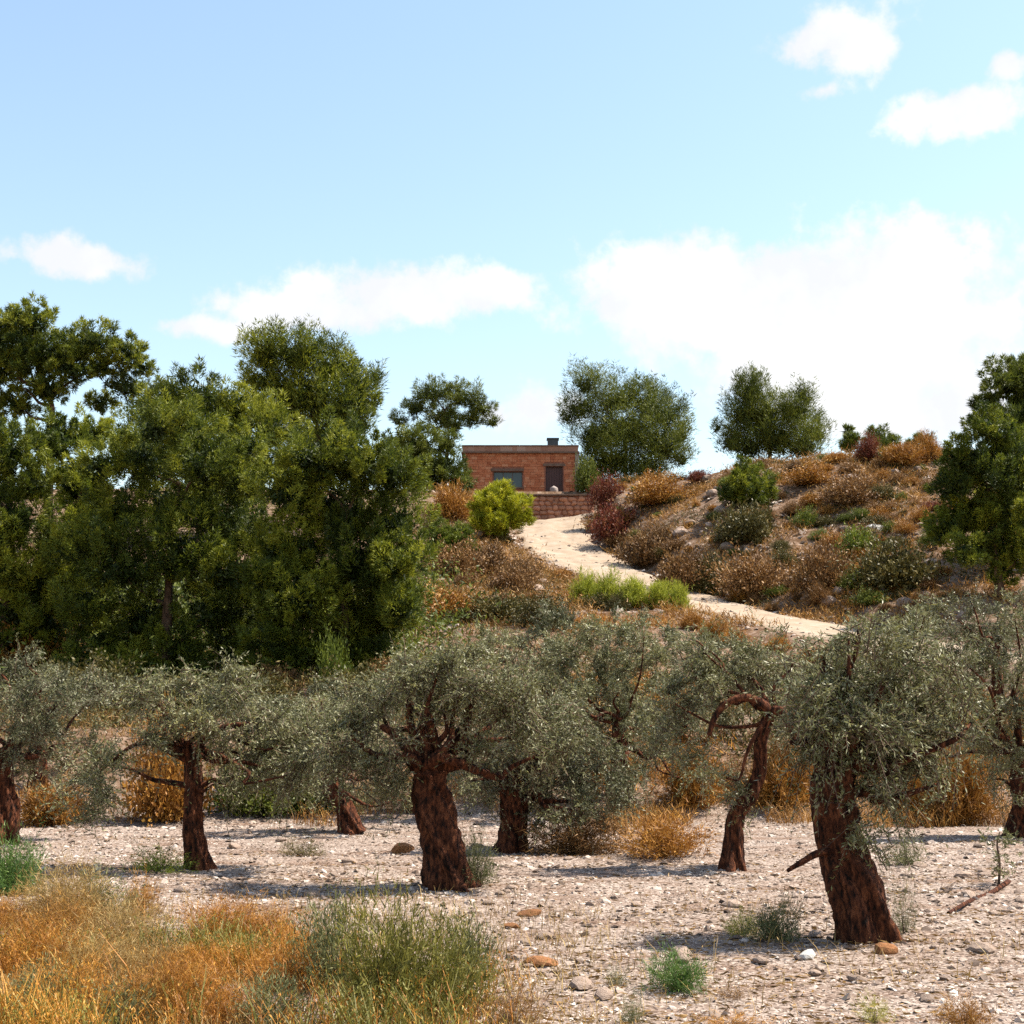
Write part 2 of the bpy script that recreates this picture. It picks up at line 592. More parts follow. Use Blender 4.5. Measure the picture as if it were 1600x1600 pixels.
# track centre line: (photo column, photo row, distance)
tr_px = [(1700, 1040, 47), (1480, 1020, 53), (1330, 992, 58), (1200, 970, 62.5), (1085, 946, 68), (1000, 918, 75),
         (930, 885, 82), (880, 857, 89), (862, 832, 95), (866, 812, 101)]
tp = np.array([P(*t) for t in tr_px])
tp = np.vstack([tp, [[6.5, 103.2, tp[-1][2] + 0.45]], [[12.0, 104.5, tp[-1][2] + 1.0]]])


def catmull(pts, n=18):
    q = np.vstack([2 * pts[0] - pts[1], pts, 2 * pts[-1] - pts[-2]])
    out = []
    for i in range(1, len(q) - 2):
        for t in np.linspace(0, 1, n, endpoint=False):
            out.append(0.5 * ((2 * q[i]) + (-q[i - 1] + q[i + 1]) * t + (2 * q[i - 1] - 5 * q[i] + 4 * q[i + 1] - q[i + 2]) * t * t + (-q[i - 1] + 3 * q[i] - 3 * q[i + 1] + q[i + 2]) * t ** 3))
    out.append(q[-2])
    return np.array(out)


TRK = catmull(tp)
for it in range(12):
    TRK[1:-1, 2] = 0.25 * TRK[:-2, 2] + 0.5 * TRK[1:-1, 2] + 0.25 * TRK[2:, 2]
TRK_HW = 2.45


def track_near(x, y):
    sh = x.shape
    xf, yf = x.ravel(), y.ravel()
    d = np.full(len(xf), 1e9)
    z = np.zeros(len(xf))
    sel = (yf > 40) & (yf < 112) & (np.abs(xf) < 32)
    idx = np.nonzero(sel)[0]
    for s in range(0, len(idx), 20000):
        ii = idx[s:s + 20000]
        dd = (xf[ii, None] - TRK[None, :, 0]) ** 2 + (yf[ii, None] - TRK[None, :, 1]) ** 2
        k = dd.argmin(1)
        d[ii] = np.sqrt(dd[np.arange(len(ii)), k])
        z[ii] = TRK[k, 2]
    return d.reshape(sh), z.reshape(sh)


def raw_ground(x, y):
    z = table_z(x, y)
    slope = sstep(34, 40, y)
    z = z + slope * (0.45 * fbm(x, y, 6.0, 5, 3) + 0.22 * fbm(x, y, 1.4, 3, 8)) * (1 - 0.7 * sstep(100, 108, y))
    fl = (1 - slope)
    z = z + fl * (0.06 * fbm(x, y, 3.0, 4, 5) + 0.030 * np.sin(y * 3.1 + 2.2 * fbm(x, y, 5.0, 2, 9)) + 0.03 * fbm(x, y, 0.6, 3, 6))
    d, tz = track_near(x, y)
    hw_ = TRK_HW + 0.6 * (1 - sstep(66, 80, y))
    w = 1 - sstep(hw_ + 0.2, hw_ + 2.2, d)
    z = z * (1 - w) + tz * w
    # level yard of the house, above its retaining wall
    yard = sstep(104.9, 105.3, y) * (1 - sstep(118, 124, y)) * sstep(-9, -6, x) * (1 - sstep(9.0, 12.0, x))
    z = z * (1 - yard) + 19.62 * yard
    return z


xs = np.concatenate([-np.geomspace(1800, 48, 22)[:-1], np.linspace(-46, 46, 252), np.geomspace(48, 1800, 22)[1:]])
ys = np.concatenate([np.linspace(-400, 4, 14), np.linspace(6, 112, 290), np.geomspace(113, 3000, 34)])
GX, GY = np.meshgrid(xs, ys)
GZ = raw_ground(GX, GY)


def ground_z(x, y):
    x = np.atleast_1d(np.asarray(x, float))
    y = np.atleast_1d(np.asarray(y, float))
    i = np.clip(np.searchsorted(xs, x) - 1, 0, len(xs) - 2)
    j = np.clip(np.searchsorted(ys, y) - 1, 0, len(ys) - 2)
    a = (x - xs[i]) / (xs[i + 1] - xs[i])
    c = (y - ys[j]) / (ys[j + 1] - ys[j])
    return (GZ[j, i] * (1 - a) + GZ[j, i + 1] * a) * (1 - c) + (GZ[j + 1, i] * (1 - a) + GZ[j + 1, i + 1] * a) * c


def gz(x, y):
    return float(ground_z(x, y)[0])


DM = np.arange(6, 125, 0.1)


def G(px, py):
    """where the ray through a photo pixel meets the ground"""
    d = px_dir(px, py)
    X = d[0] / d[1] * DM
    Z = CAM_Z + d[2] / d[1] * DM
    below = Z <= ground_z(X, DM)
    k = int(np.argmax(below)) if below.any() else len(DM) - 1
    return np.array([X[k], DM[k], gz(X[k], DM[k])])


nx, ny = len(xs), len(ys)
ii, jj = np.meshgrid(np.arange(nx - 1), np.arange(ny - 1))
base = (jj * nx + ii).ravel()
gF = np.stack([base, base + 1, base + nx + 1, base + nx], 1)
gme = mesh_np('ground', np.stack([GX.ravel(), GY.ravel(), GZ.ravel()], 1), gF, smooth=True, mat=ground_material())
zone = sstep(33.0, 36.5, GY + 1.6 * fbm(GX, GY, 3.0, 4, 21))
za = gme.attributes.new('zone', 'FLOAT', 'POINT')
za.data.foreach_set('value', zone.ravel().astype(np.float32))
gnd = link('ground', gme)
gnd['kind'] = 'structure'

# the track: a ribbon a little above the ground, edges tucked in
tang = nrm(np.gradient(TRK[:, :2], axis=0))
perp = np.stack([-tang[:, 1], tang[:, 0]], 1)
ncs = 25
sc = np.linspace(-1, 1, ncs)
wl = TRK_HW + 0.6 * (1 - sstep(66, 80, TRK[:, 1])) + 0.55 * fbm(TRK[:, 0] * 3, TRK[:, 1] * 3, 4, 3, 31)
tv = []
for k, s in enumerate(sc):
    xy = TRK[:, :2] + perp * (wl * s)[:, None]
    z = ground_z(xy[:, 0], xy[:, 1]) + 0.09 - 0.13 * max(0, abs(s) - 0.9) / 0.1 - 0.05 * math.exp(-((abs(s) - 0.40) / 0.13) ** 2)
    tv.append(np.column_stack([xy, z]))
tv = np.stack(tv, 1)
nt_, nc_ = tv.shape[:2]
ii, jj = np.meshgrid(np.arange(nc_ - 1), np.arange(nt_ - 1))
bb = (jj * nc_ + ii).ravel()
tme = mesh_np('track', tv.reshape(-1, 3), np.stack([bb, bb + 1, bb + nc_ + 1, bb + nc_], 1), smooth=True, mat=track_material())
trk = link('track', tme)
trk['kind'] = 'structure'


# ------------------------------------------------------------------ shape builders
def tube(pts, rad, sides=10, rough=0.0, seed=0, cap=True, flare=0.0, ridges=0, sub=4):
    pts = np.asarray(pts, float)
    rad = np.asarray(rad, float)
    if sub > 1 and len(pts) > 2:
        n0 = len(pts)
        full = catmull(pts, sub)
        t = np.linspace(0, n0 - 1, len(full))
        rad = np.interp(t, np.arange(n0), rad)
        pts = full
    elif len(pts) == 2 and sub > 1:
        t = np.linspace(0, 1, sub + 1)
        pts = pts[0] + (pts[1] - pts[0]) * t[:, None]
        rad = rad[0] + (rad[1] - rad[0]) * t
    n = len(pts)
    tg = nrm(np.gradient(pts, axis=0))
    ref = np.array([0.0, 1.0, 0.05]) if abs(tg[:, 1]).max() < 0.9 else np.array([1.0, 0, 0])
    a = nrm(np.cross(tg, ref))
    b_ = np.cross(tg, a)
    th = np.linspace(0, 2 * math.pi, sides, endpoint=False)
    rr_ = np.repeat(rad[:, None], sides, 1)
    s = np.linspace(0, 1, n)
    if flare:
        rr_ = rr_ * (1 + flare * np.exp(-s * 9)[:, None] * (1.0 + 0.8 * np.cos(5 * th + seed)[None, :]))
    if rough:
        ph = seed * 1.7
        tw = 1.6 * s[:, None] + th[None, :]
        if ridges:
            rr_ = rr_ * (1 + rough * (0.9 - 1.6 * np.abs(np.sin(0.5 * ridges * tw + ph)) ** 1.5 + 0.5 * np.sin((ridges + 3) * tw * 1.0 + 2.1 * ph + 5 * s[:, None])))
        rr_ = rr_ * (1 + rough * fbm(np.cos(th)[None, :] * 2 + 5 * s[:, None], np.sin(th)[None, :] * 2 + 9 * s[:, None] + seed, 0.8, 3, seed))
    V = pts[:, None, :] + rr_[..., None] * (np.cos(th)[None, :, None] * a[:, None, :] + np.sin(th)[None, :, None] * b_[:, None, :])
    V = V.reshape(-1, 3)
    i, j = np.meshgrid(np.arange(sides), np.arange(n - 1))
    i, j = i.ravel(), j.ravel()
    i2 = (i + 1) % sides
    F = np.stack([j * sides + i, j * sides + i2, (j + 1) * sides + i2, (j + 1) * sides + i], 1)
    if cap:
        V = np.vstack([V, pts[-1] + tg[-1] * rad[-1] * 0.6])
        top = len(V) - 1
        k = np.arange(sides)
        bs = (n - 1) * sides
        F = np.vstack([F, np.stack([bs + k, bs + (k + 1) % sides, np.full(sides, top), np.full(sides, top)], 1)[:, [0, 1, 2, 2]]])
    return V, F


def tube_mesh(name, V, F, mat):
    # faces may hold doubled corners at the cap; drop them to triangles
    me = bpy.data.meshes.new(name)
    fl = [tuple(f[:3]) if f[2] == f[3] else tuple(f) for f in F.tolist()]
    me.from_pydata(V.tolist(), [], fl)
    me.polygons.foreach_set('use_smooth', np.ones(len(me.polygons), dtype=bool))
    me.update()
    me.materials.append(mat)
    return me


def rand_dirs(rng, n):
    v = rng.normal(size=(n, 3))
    return nrm(v)


def needles(rng, pos, dirs, length, width):
    """thin triangles"""
    n = len(pos)
    side = nrm(np.cross(dirs, rand_dirs(rng, n)))
    w = (width * (0.7 + 0.6 * rng.random(n)))[:, None] * 0.5
    l = (length * (0.6 + 0.8 * rng.random(n)))[:, None]
    V = np.empty((n, 3, 3))
    V[:, 0] = pos - side * w
    V[:, 1] = pos + side * w
    V[:, 2] = pos + dirs * l
    return V.reshape(-1, 3), np.arange(n * 3).reshape(n, 3)


def leaves(rng, pos, dirs, length, width):
    """rhombic leaves"""
    n = len(pos)
    side = nrm(np.cross(dirs, rand_dirs(rng, n)))
    l = (length * (0.7 + 0.6 * rng.random(n)))[:, None]
    w = (width * (0.7 + 0.6 * rng.random(n)))[:, None] * 0.5
    mid = pos + dirs * l * 0.5
    V = np.empty((n, 4, 3))
    V[:, 0] = pos
    V[:, 1] = mid + side * w
    V[:, 2] = pos + dirs * l
    V[:, 3] = mid - side * w
    return V.reshape(-1, 3), np.arange(n * 4).reshape(n, 4)


def lobe_points(rng, c, r, n, inner=0.55):
    """points through the shell of a lumpy ellipsoid; returns points and outward directions"""
    d = rand_dirs(rng, n)
    k1, k2, k3 = rng.normal(size=(3, 3)) * 2.2
    ph = rng.random(3) * 6
    lump = 1 + 0.16 * (np.sin(d @ k1 * 1.6 + ph[0]) + np.sin(d @ k2 * 2.2 + ph[1]) + 0.7 * np.sin(d @ k3 * 3.2 + ph[2]))
    rad = lump * (inner + (1.03 - inner) * rng.random(n) ** 0.55)
    p = c + d * r * rad[:, None]
    return p, nrm(d / np.maximum(r, 1e-6))


def pine_crown(rng, lobes, total, nlen, nwid, up=0.6, shoot=0.5, plume=0.8):
    """lobes: (centre, radii). Each lobe carries plumes: tapering brushes of needles that point up and outward"""
    areas = np.array([(r[0] * r[2]) for c, r in lobes])
    areas /= areas.sum()
    VV, FF, TT = [], [], []
    off = 0
    for (c, r), a in zip(lobes, areas):
        c = np.asarray(c)
        r = np.asarray(r)
        rm = r.mean()
        nc = int(np.clip(52 * (rm / 1.2) ** 1.2, 10, 130))
        cp, co = lobe_points(rng, c, r * 0.86, nc, 0.62)
        A = nrm(co * 0.62 + np.array([0, 0, up]) + 0.30 * rand_dirs(rng, nc))
        ln = 0.66 * plume * rm ** 0.7 * (0.5 + 0.9 * rng.random(nc))
        rd = ln * (0.34 + 0.22 * rng.random(nc))
        n = max(60, int(total * a))
        own = rng.integers(nc, size=n)
        t = rng.random(n) ** 0.9
        pd = rand_dirs(rng, n)
        pd = nrm(pd - A[own] * np.sum(pd * A[own], 1, keepdims=True))
        q = rd[own] * (1.0 - t) ** 0.65 * np.sqrt(0.15 + 0.85 * rng.random(n))
        pos = cp[own] + A[own] * (ln[own] * t)[:, None] + pd * q[:, None]
        nd = nrm(A[own] * 0.65 + pd * 0.65 + 0.45 * rand_dirs(rng, n))
        V, F = needles(rng, pos, nd, nlen, nwid)
        ct = np.clip(0.5 + 0.16 * rng.normal() + 0.22 * rng.normal(size=nc), 0.02, 0.98)
        VV.append(V)
        FF.append(F + off)
        TT.append(np.clip(ct[own] + 0.16 * rng.normal(size=n), 0, 1))
        off += len(V)
        # inner fill of large needles, shade put in by the darkest tint
        ni = max(20, int(total * a * 0.10))
        ip, io = lobe_points(rng, c, r * 0.58, ni, 0.1)
        V, F = needles(rng, ip, rand_dirs(rng, ni), nlen * 1.5, nwid * 2.6)
        VV.append(V)
        FF.append(F + off)
        TT.append(np.clip(0.05 + 0.05 * rng.normal(size=ni), 0, 1))
        off += len(V)
    return np.vstack(VV), np.vstack(FF), np.concatenate(TT)


def olive_crown(rng, lobes, total, llen, lwid, per=22, twig=0.45, droop=0.35):
    areas = np.array([(r[0] * r[2]) for c, r in lobes])
    areas /= areas.sum()
    VV, FF, TT, tV, tF = [], [], [], [], []
    off = toff = 0
    for (c, r), a in zip(lobes, areas):
        ns = max(8, int(total * a / per))
        # sprays: bundles of twigs that leave one point of the lobe together
        nb_ = max(4, ns // 12)
        bp_, bo_ = lobe_points(rng, np.asarray(c), np.asarray(r) * 0.85, nb_, 0.25)
        bd_ = nrm(bo_ * 0.7 + np.array([0, 0, 0.45]) + 0.5 * rand_dirs(rng, nb_))
        own = rng.integers(nb_, size=ns)
        d = nrm(bd_[own] + 0.45 * rand_dirs(rng, ns))
        L_ = twig * (0.35 + 0.95 * rng.random(ns) ** 1.3)
        p = bp_[own] + 0.08 * rng.normal(size=(ns, 3)) - d * (L_ * 0.35)[:, None]
        dr = droop * (0.3 + rng.random(ns) * 1.2)
        t = np.clip((np.arange(per)[None, :] + 0.5 * rng.random((ns, per))) / per, 0, 1)
        pos = p[:, None, :] + d[:, None, :] * (L_[:, None] * t)[..., None]
        pos[..., 2] -= (dr * L_)[:, None] * t ** 2
        td = d[:, None, :] + np.array([0, 0, -1.0]) * (2 * dr[:, None] * t)[..., None]
        ld = nrm(nrm(td) * 0.7 + rand_dirs(rng, ns * per).reshape(ns, per, 3) * 0.75)
        V, F = leaves(rng, pos.reshape(-1, 3), ld.reshape(-1, 3), llen, lwid)
        ct = np.clip(0.5 + 0.18 * rng.normal(), 0.15, 0.85)
        tn = np.clip(ct + 0.14 * rng.normal(size=ns)[:, None] + 0.16 * rng.normal(size=(ns, per)), 0, 1).ravel()
        VV.append(V)
        FF.append(F + off)
        TT.append(tn)
        off += len(V)
        # the twig itself, a narrow strip in two pieces
        e0 = p
        e1 = p + d * (L_ * 0.5)[:, None] - np.array([0, 0, 1.0]) * (dr * L_ * 0.25)[:, None]
        e2 = p + d * L_[:, None] - np.array([0, 0, 1.0]) * (dr * L_)[:, None]
        sd = nrm(np.cross(d, rand_dirs(rng, ns))) * 0.006
        q = np.stack([e0 - sd, e0 + sd, e1 + sd * 0.8, e1 - sd * 0.8, e2 + sd * 0.4, e2 - sd * 0.4], 1).reshape(-1, 3)
        k = np.arange(ns)[:, None] * 6
        tF.append(np.vstack([k + np.array([[0, 1, 2, 3]]), k + np.array([[3, 2, 4, 5]])]) + toff)
        tV.append(q)
        toff += len(q)
    return (np.vstack(VV), np.vstack(FF), np.concatenate(TT)), (np.vstack(tV), np.vstack(tF))


def lobes_px(spec, D, base, ys_=0.85, depth=1.0, rng=None):
    out = []
    for k, s in enumerate(spec):
        px, py, r = s[:3]
        dd = s[3] if len(s) > 3 else (rng.random() - 0.55) * 2.2 * depth
        c = P(px, py, D) + 0
        c[1] += dd
        rm = r * D / F_PX
        out.append((c - base, np.array([rm, rm * 1.05, rm * ys_])))
    return out


def limb_path(rng, a, b, n=4, bend=0.12):
    t = np.linspace(0, 1, n)[:, None]
    L_ = np.linalg.norm(b - a)
    pts = a + (b - a) * t
    pts[1:-1] += rng.normal(size=(n - 2, 3)) * bend * L_
    pts[1:-1, 2] -= 0.06 * L_
    return pts


def pine(label, px, D, spec, total, mat='pine', nlen=0.26, nwid=0.05, up=0.6, shoot=0.5, ys_=0.85, lean=0.0, r0=None, group='pine trees on the hillside', name='pine_tree', depth=1.0, nl=9, seed=0, plume=0.8):
    rng = np.random.default_rng(1000 + seed)
    x = P(px, 800, D)[0]
    base = np.array([x, D, gz(x, D) - 0.12])
    t = thing(name, label, 'tree', base, group)
    lobes = lobes_px(spec, D, base, ys_, depth, rng)
    cs = np.array([c for c, r in lobes])
    topz = cs[:, 2].max()
    ctr = cs.mean(0)
    r0 = r0 or max(0.07, topz * 0.022)
    hi = cs[np.argmax(cs[:, 2])]
    tip = np.array([0.5 * (hi[0] + ctr[0]), 0.5 * (hi[1] + ctr[1]), ctr[2] + 0.55 * (topz - ctr[2])])
    tp_ = np.array([[0, 0, 0], [lean * topz * 0.3 + ctr[0] * 0.25, ctr[1] * 0.2, tip[2] * 0.36], [ctr[0] * 0.7, ctr[1] * 0.6, tip[2] * 0.7], tip])
    V, F = tube(tp_, [r0, r0 * 0.8, r0 * 0.5, r0 * 0.16], 10, 0.12, seed, flare=0.5, ridges=5)
    link('trunk', tube_mesh('trunk', V, F, M['pine_bark']), t)
    order = np.argsort([-r_[0] for c_, r_ in lobes])[:nl]
    full = catmull(tp_, 8)
    for k in order:
        c = lobes[k][0]
        cand = full[(full[:, 2] < c[2] + 0.1) | (full[:, 2] < topz * 0.3)]
        s = cand[np.argmin(np.abs(cand[:, 2] - (c[2] - 0.45 * np.linalg.norm(c[:2] - ctr[:2]) - 0.4)))]
        pth = limb_path(rng, s, c + 0.0, 5, 0.05)
        V, F = tube(pth, np.linspace(r0 * 0.38, r0 * 0.08, 5), 6, sub=2)
        link('limb', tube_mesh('limb', V, F, M['pine_bark']), t)
    V, F, T = pine_crown(rng, lobes, total, nlen, nwid, up, shoot, plume)
    link('crown', mesh_np('crown', V, F, T, mat=M[mat]), t)
    return t


# ------------------------------------------------------------------ the house on the hilltop
def boxV(x0, x1, y0, y1, z0, z1, jit=0.0, rng=None):
    v = np.array([[x, y, z] for z in (z0, z1) for y in (y0, y1) for x in (x0, x1)], float)
    if jit:
        v += rng.normal(size=v.shape) * jit
    f = np.array([[0, 2, 3, 1], [4, 5, 7, 6], [0, 1, 5, 4], [2, 6, 7, 3], [0, 4, 6, 2], [1, 3, 7, 5]])
    return v, f


def boxes_mesh(name, boxes, mat, jit=0.0, rng=None, tint=False):
    VV, FF, TT = [], [], []
    for k, bx in enumerate(boxes):
        v, f = boxV(*bx, jit=jit, rng=rng)
        VV.append(v)
        FF.append(f + 8 * k)
        if tint:
            TT += [float(np.clip(rng.normal(0.5, 0.22), 0, 1))] * 6
    return mesh_np(name, np.vstack(VV), np.vstack(FF), TT if tint else None, mat=mat)


def build_house():
    rng = np.random.default_rng(77)
    D = 108.0
    x0 = P(725, 740, D)[0]
    x1 = P(901, 740, D)[0]
    zf = 19.62
    ztop = P(800, 696, D)[2]
    zcor = P(800, 708.5, D)[2]
    W = x1 - x0
    H = ztop - zf
    h = thing('stone_house', 'small flat roofed red brown stone house at the head of the track', 'house', (x0, D, zf))
    dx0, dx1 = P(852.5, 740, D)[0] - x0, P(879.5, 740, D)[0] - x0
    dz = P(800, 728.5, D)[2] - zf
    wx0, wx1 = P(771, 740, D)[0] - x0, P(816.5, 740, D)[0] - x0
    wz0, wz1 = 0.75, P(800, 736.5, D)[2] - zf
    hw = zcor - zf
    dep = 6.0
    t = 0.35
    walls = [(0, wx0, 0, t, -0.1, hw), (wx0, wx1, 0, t, -0.1, wz0), (wx0, wx1, 0, t, wz1, hw), (wx1, dx0, 0, t, -0.1, hw),
             (dx0, dx1, 0, t, dz, hw), (dx1, W, 0, t, -0.1, hw),
             (0, t, t, dep, -0.1, hw), (W - t, W, t, dep, -0.1, hw), (t, W - t, dep - t, dep, -0.1, hw)]
    link('wall', boxes_mesh('wall', walls, M['mortar']), h)
    link('floor', boxes_mesh('floor', [(t, W - t, t + 0.002, dep - t, -0.1, 0.02)], M['mortar']), h)
    # facing stones, proud of the wall by different amounts
    bl = []
    z = -0.05
    while z < hw - 0.08:
        hh = min(0.15 + 0.09 * rng.random(), hw - 0.01 - z)
        x = -0.03
        while x < W + 0.03:
            ww = min(0.2 + 0.3 * rng.random(), W + 0.03 - x)
            xa, xb = x + 0.006, x + ww - 0.006
            for (a, c) in ((xa, xb),):
                segs = [(a, c)]
                for (o0, o1, q0, q1) in ((wx0 - 0.1, wx1 + 0.1, wz0 - 0.12, wz1 + 0.22), (dx0 - 0.1, dx1 + 0.1, -1, dz + 0.2)):
                    ns = []
                    for (s0, s1) in segs:
                        if z + hh <= q0 or z >= q1 or s1 <= o0 or s0 >= o1:
                            ns.append((s0, s1))
                        else:
                            if s0 < o0 - 0.05:
                                ns.append((s0, o0))
                            if s1 > o1 + 0.05:
                                ns.append((o1, s1))
                    segs = ns
                for (s0, s1) in segs:
                    if s1 - s0 > 0.06:
                        bl.append((s0, s1, -0.03 - 0.03 * rng.random(), 0.1, z + 0.006, z + hh - 0.006))
            x += ww
        y = 0.15
        while y < dep:
            ww = min(0.3 + 0.4 * rng.random(), dep - y)
            for sx in (0, 1):
                pr = 0.03 + 0.05 * rng.random()
                bl.append((-pr, 0.1, y + 0.012, y + ww - 0.012, z + 0.012, z + hh - 0.012) if sx == 0 else (W - 0.1, W + pr, y + 0.012, y + ww - 0.012, z + 0.012, z + hh - 0.012))
            y += ww
        z += hh
    fo = link('facing_stones', boxes_mesh('facing_stones', bl, M['facing'], 0.006, rng, True), h)
    fo['kind'] = 'stuff'
    # parapet: a band of stones on a projecting cornice, with thin coping slabs
    link('cornice', boxes_mesh('cornice', [(-0.22, W + 0.22, -0.24, dep + 0.2, hw, hw + 0.12)], M['coping']), h)
    pb = []
    ph = H - hw - 0.12 - 0.09
    for (a0, a1, fixed, ax) in ((-0.12, W + 0.12, -0.12, 'x'), (-0.12, W + 0.12, dep - 0.15, 'x'), (0.16, dep - 0.17, -0.12, 'y'), (0.16, dep - 0.17, W - 0.13, 'y')):
        x = a0
        while x < a1 - 0.05:
            ww = min(0.4 + 0.5 * rng.random(), a1 - x)
            jz = 0.01 * rng.random()
            if ax == 'x':
                pb.append((x + 0.001, x + ww - 0.001, fixed - jz, fixed + 0.25, hw + 0.12, hw + 0.12 + ph))
            else:
                pb.append((fixed - jz, fixed + 0.25, x + 0.006, x + ww - 0.006, hw + 0.12, hw + 0.12 + ph))
            x += ww
    link('parapet', boxes_mesh('parapet', pb, M['parapet'], 0.0, rng, True), h)
    cp = []
    x = -0.18
    while x < W + 0.15:
        ww = min(0.9, W + 0.18 - x)
        cp.append((x + 0.004, x + ww - 0.004, -0.18, 0.18, H - 0.09, H))
        x += ww
    for k in range(7):
        for xx in (-0.18, W - 0.18):
            cp.append((xx, xx + 0.36, 0.19 + k * 0.82, 0.19 + k * 0.82 + 0.81, H - 0.09, H))
    link('coping', boxes_mesh('coping', cp, M['coping'], 0.003, rng), h)
    roof = link('roof', boxes_mesh('roof', [(0.14, W - 0.14, 0.14, dep - 0.16, hw + 0.122, hw + 0.2)], M['coping']), h)
    cx0, cx1 = P(856, 690, D)[0] - x0, P(872.5, 690, D)[0] - x0
    ch = link('chimney', boxes_mesh('chimney', [(cx0, cx1, 0.5, 1.3, hw + 0.2, H + 0.62), (cx0 - 0.07, cx1 + 0.07, 0.43, 1.37, H + 0.62, H + 0.7)], M['dark_metal']), roof)
    # pale corner pillar and plaster return on the right
    link('corner_pillar', boxes_mesh('corner_pillar', [(W - 0.12, W + 0.16, -0.16, 0.3, -0.1, hw - 0.003)], M['plaster']), h)
    link('lintel', boxes_mesh('lintel', [(dx0 - 0.2, dx1 + 0.2, -0.07, 0.2, dz + 0.002, dz + 0.2)], M['coping']), h)
    link('lintel', boxes_mesh('lintel', [(wx0 - 0.2, wx1 + 0.1, -0.1, 0.2, wz1 + 0.002, wz1 + 0.2)], M['coping']), h)
    link('window_sill', boxes_mesh('window_sill', [(wx0 - 0.1, wx1 + 0.1, -0.14, 0.2, wz0 - 0.1, wz0 + 0.002)], M['coping']), h)
    wv = [(wx0 + 0.003, wx1 - 0.003, 0.2, 0.28, wz0 + 0.003, wz0 + 0.08), (wx0 + 0.003, wx1 - 0.003, 0.2, 0.28, wz1 - 0.08, wz1 - 0.003)]
    for q in (0, 0.33, 0.66, 1):
        xx = wx0 + 0.003 + q * (wx1 - wx0 - 0.076)
        wv.append((xx, xx + 0.07, 0.205, 0.275, wz0 + 0.08, wz1 - 0.08))
    wo = link('window', boxes_mesh('window', wv, M['frame']), h)
    for q in (0, 1, 2):
        xa = wx0 + 0.07 + q * 0.33 * (wx1 - wx0 - 0.076)
        link('pane', boxes_mesh('pane', [(xa, xa + 0.31 * (wx1 - wx0), 0.235, 0.245, wz0 + 0.08, wz1 - 0.08)], M['glass']), wo)
    dv = [(dx0 + 0.003, dx0 + 0.08, 0.14, 0.24, 0.02, dz - 0.003), (dx1 - 0.08, dx1 - 0.003, 0.14, 0.24, 0.02, dz - 0.003), (dx0 + 0.08, dx1 - 0.08, 0.14, 0.24, dz - 0.08, dz - 0.003)]
    n = 6
    for k in range(n):
        pw = (dx1 - dx0 - 0.16) / n
        dv.append((dx0 + 0.08 + k * pw + 0.006, dx0 + 0.08 + (k + 1) * pw - 0.006, 0.19, 0.23, 0.02, dz - 0.09))
    do = link('door', boxes_mesh('door', dv, M['door']), h)
    link('handle', boxes_mesh('handle', [(dx1 - 0.3, dx1 - 0.2, 0.13, 0.188, 0.98, 1.04)], M['dark_metal']), do)
    # pale pot standing before the door
    pot = [[0, 0, 0], [0, 0, 0.15], [0, 0, 0.4], [0, 0, 0.62]]
    V, F = tube(pot, [0.2, 0.29, 0.33, 0.30], 16, sub=3)
    po = link('garden_pot', tube_mesh('garden_pot', V, F, M['pale_pot']), None, (x0 + dx0 + 0.62, D - 0.6, zf - 0.01))
    tag(po, 'pale round garden pot standing before the dark red house door', 'pot')
    return x0, x1


HX0, HX1 = build_house()


def rock_mesh(name, seed, mat, flat=0.65, sub=2):
    import bmesh
    bm = bmesh.new()
    bmesh.ops.create_icosphere(bm, subdivisions=sub, radius=1.0)
    rng = np.random.default_rng(seed)
    ax = rand_dirs(rng, 9)
    cut = 0.62 + 0.3 * rng.random(9)
    for v in bm.verts:
        p_ = np.array(v.co)
        for a, c in zip(ax, cut):
            e = p_ @ a - c
            if e > 0:
                p_ = p_ - a * e * 0.9
        p_ = p_ * (1 + 0.05 * rng.normal())
        v.co = (p_[0] * 1.15, p_[1] * 0.95, p_[2] * flat)
    me = bpy.data.meshes.new(name)
    bm.to_mesh(me)
    bm.free()
    me.materials.append(mat)
    return me


# retaining wall in front of the house, one object for each stone
def build_retaining_wall():
    rng = np.random.default_rng(5)
    D = 104.6
    xa, xb = P(792, 790, D)[0], P(928, 790, D)[0]
    z0 = min(gz(x, D - 0.6) for x in np.linspace(xa, xb, 9)) - 0.15
    z1 = P(800, 772.5, D)[2]
    w = thing('retaining_wall', 'rough red brown stone retaining wall below the house yard', 'wall', (xa, D, z0))
    H = z1 - z0
    link('core', boxes_mesh('core', [(0, xb - xa, 0.08, 0.5, 0, H - 0.12)], M['mortar']), w)
    vs = [rock_mesh('wall_stone', 300 + k, M['wall_stone'], 1.0) for k in range(6)]
    n = 0
    z = 0.0
    while z < H - 0.2:
        hh = min(0.3 + 0.12 * rng.random(), H - 0.1 - z)
        x = 0.0
        while x < xb - xa - 0.1:
            ww = min(0.38 + 0.32 * rng.random(), xb - xa - x)
            o = link('stone', vs[int(rng.integers(6))], w)
            o.location = (x + ww / 2, 0.12 - 0.06 * rng.random(), z + hh / 2)
            o.scale = (ww * 0.53, 0.22, hh * 0.68)
            o.rotation_euler = (0, math.pi * int(rng.integers(2)), rng.normal() * 0.05)
            x += ww
            n += 1
        z += hh
    x = -0.05
    while x < xb - xa:
        ww = 0.55 + 0.3 * rng.random()
        o = link('coping_slab', boxes_mesh('coping_slab', [(0.004, ww - 0.004, -0.16, 0.56, 0, 0.1)], M['coping'], 0.008, rng), w)
        o.location = (x, 0, H - 0.1 + 0.01 * rng.random())
        x += ww


build_retaining_wall()

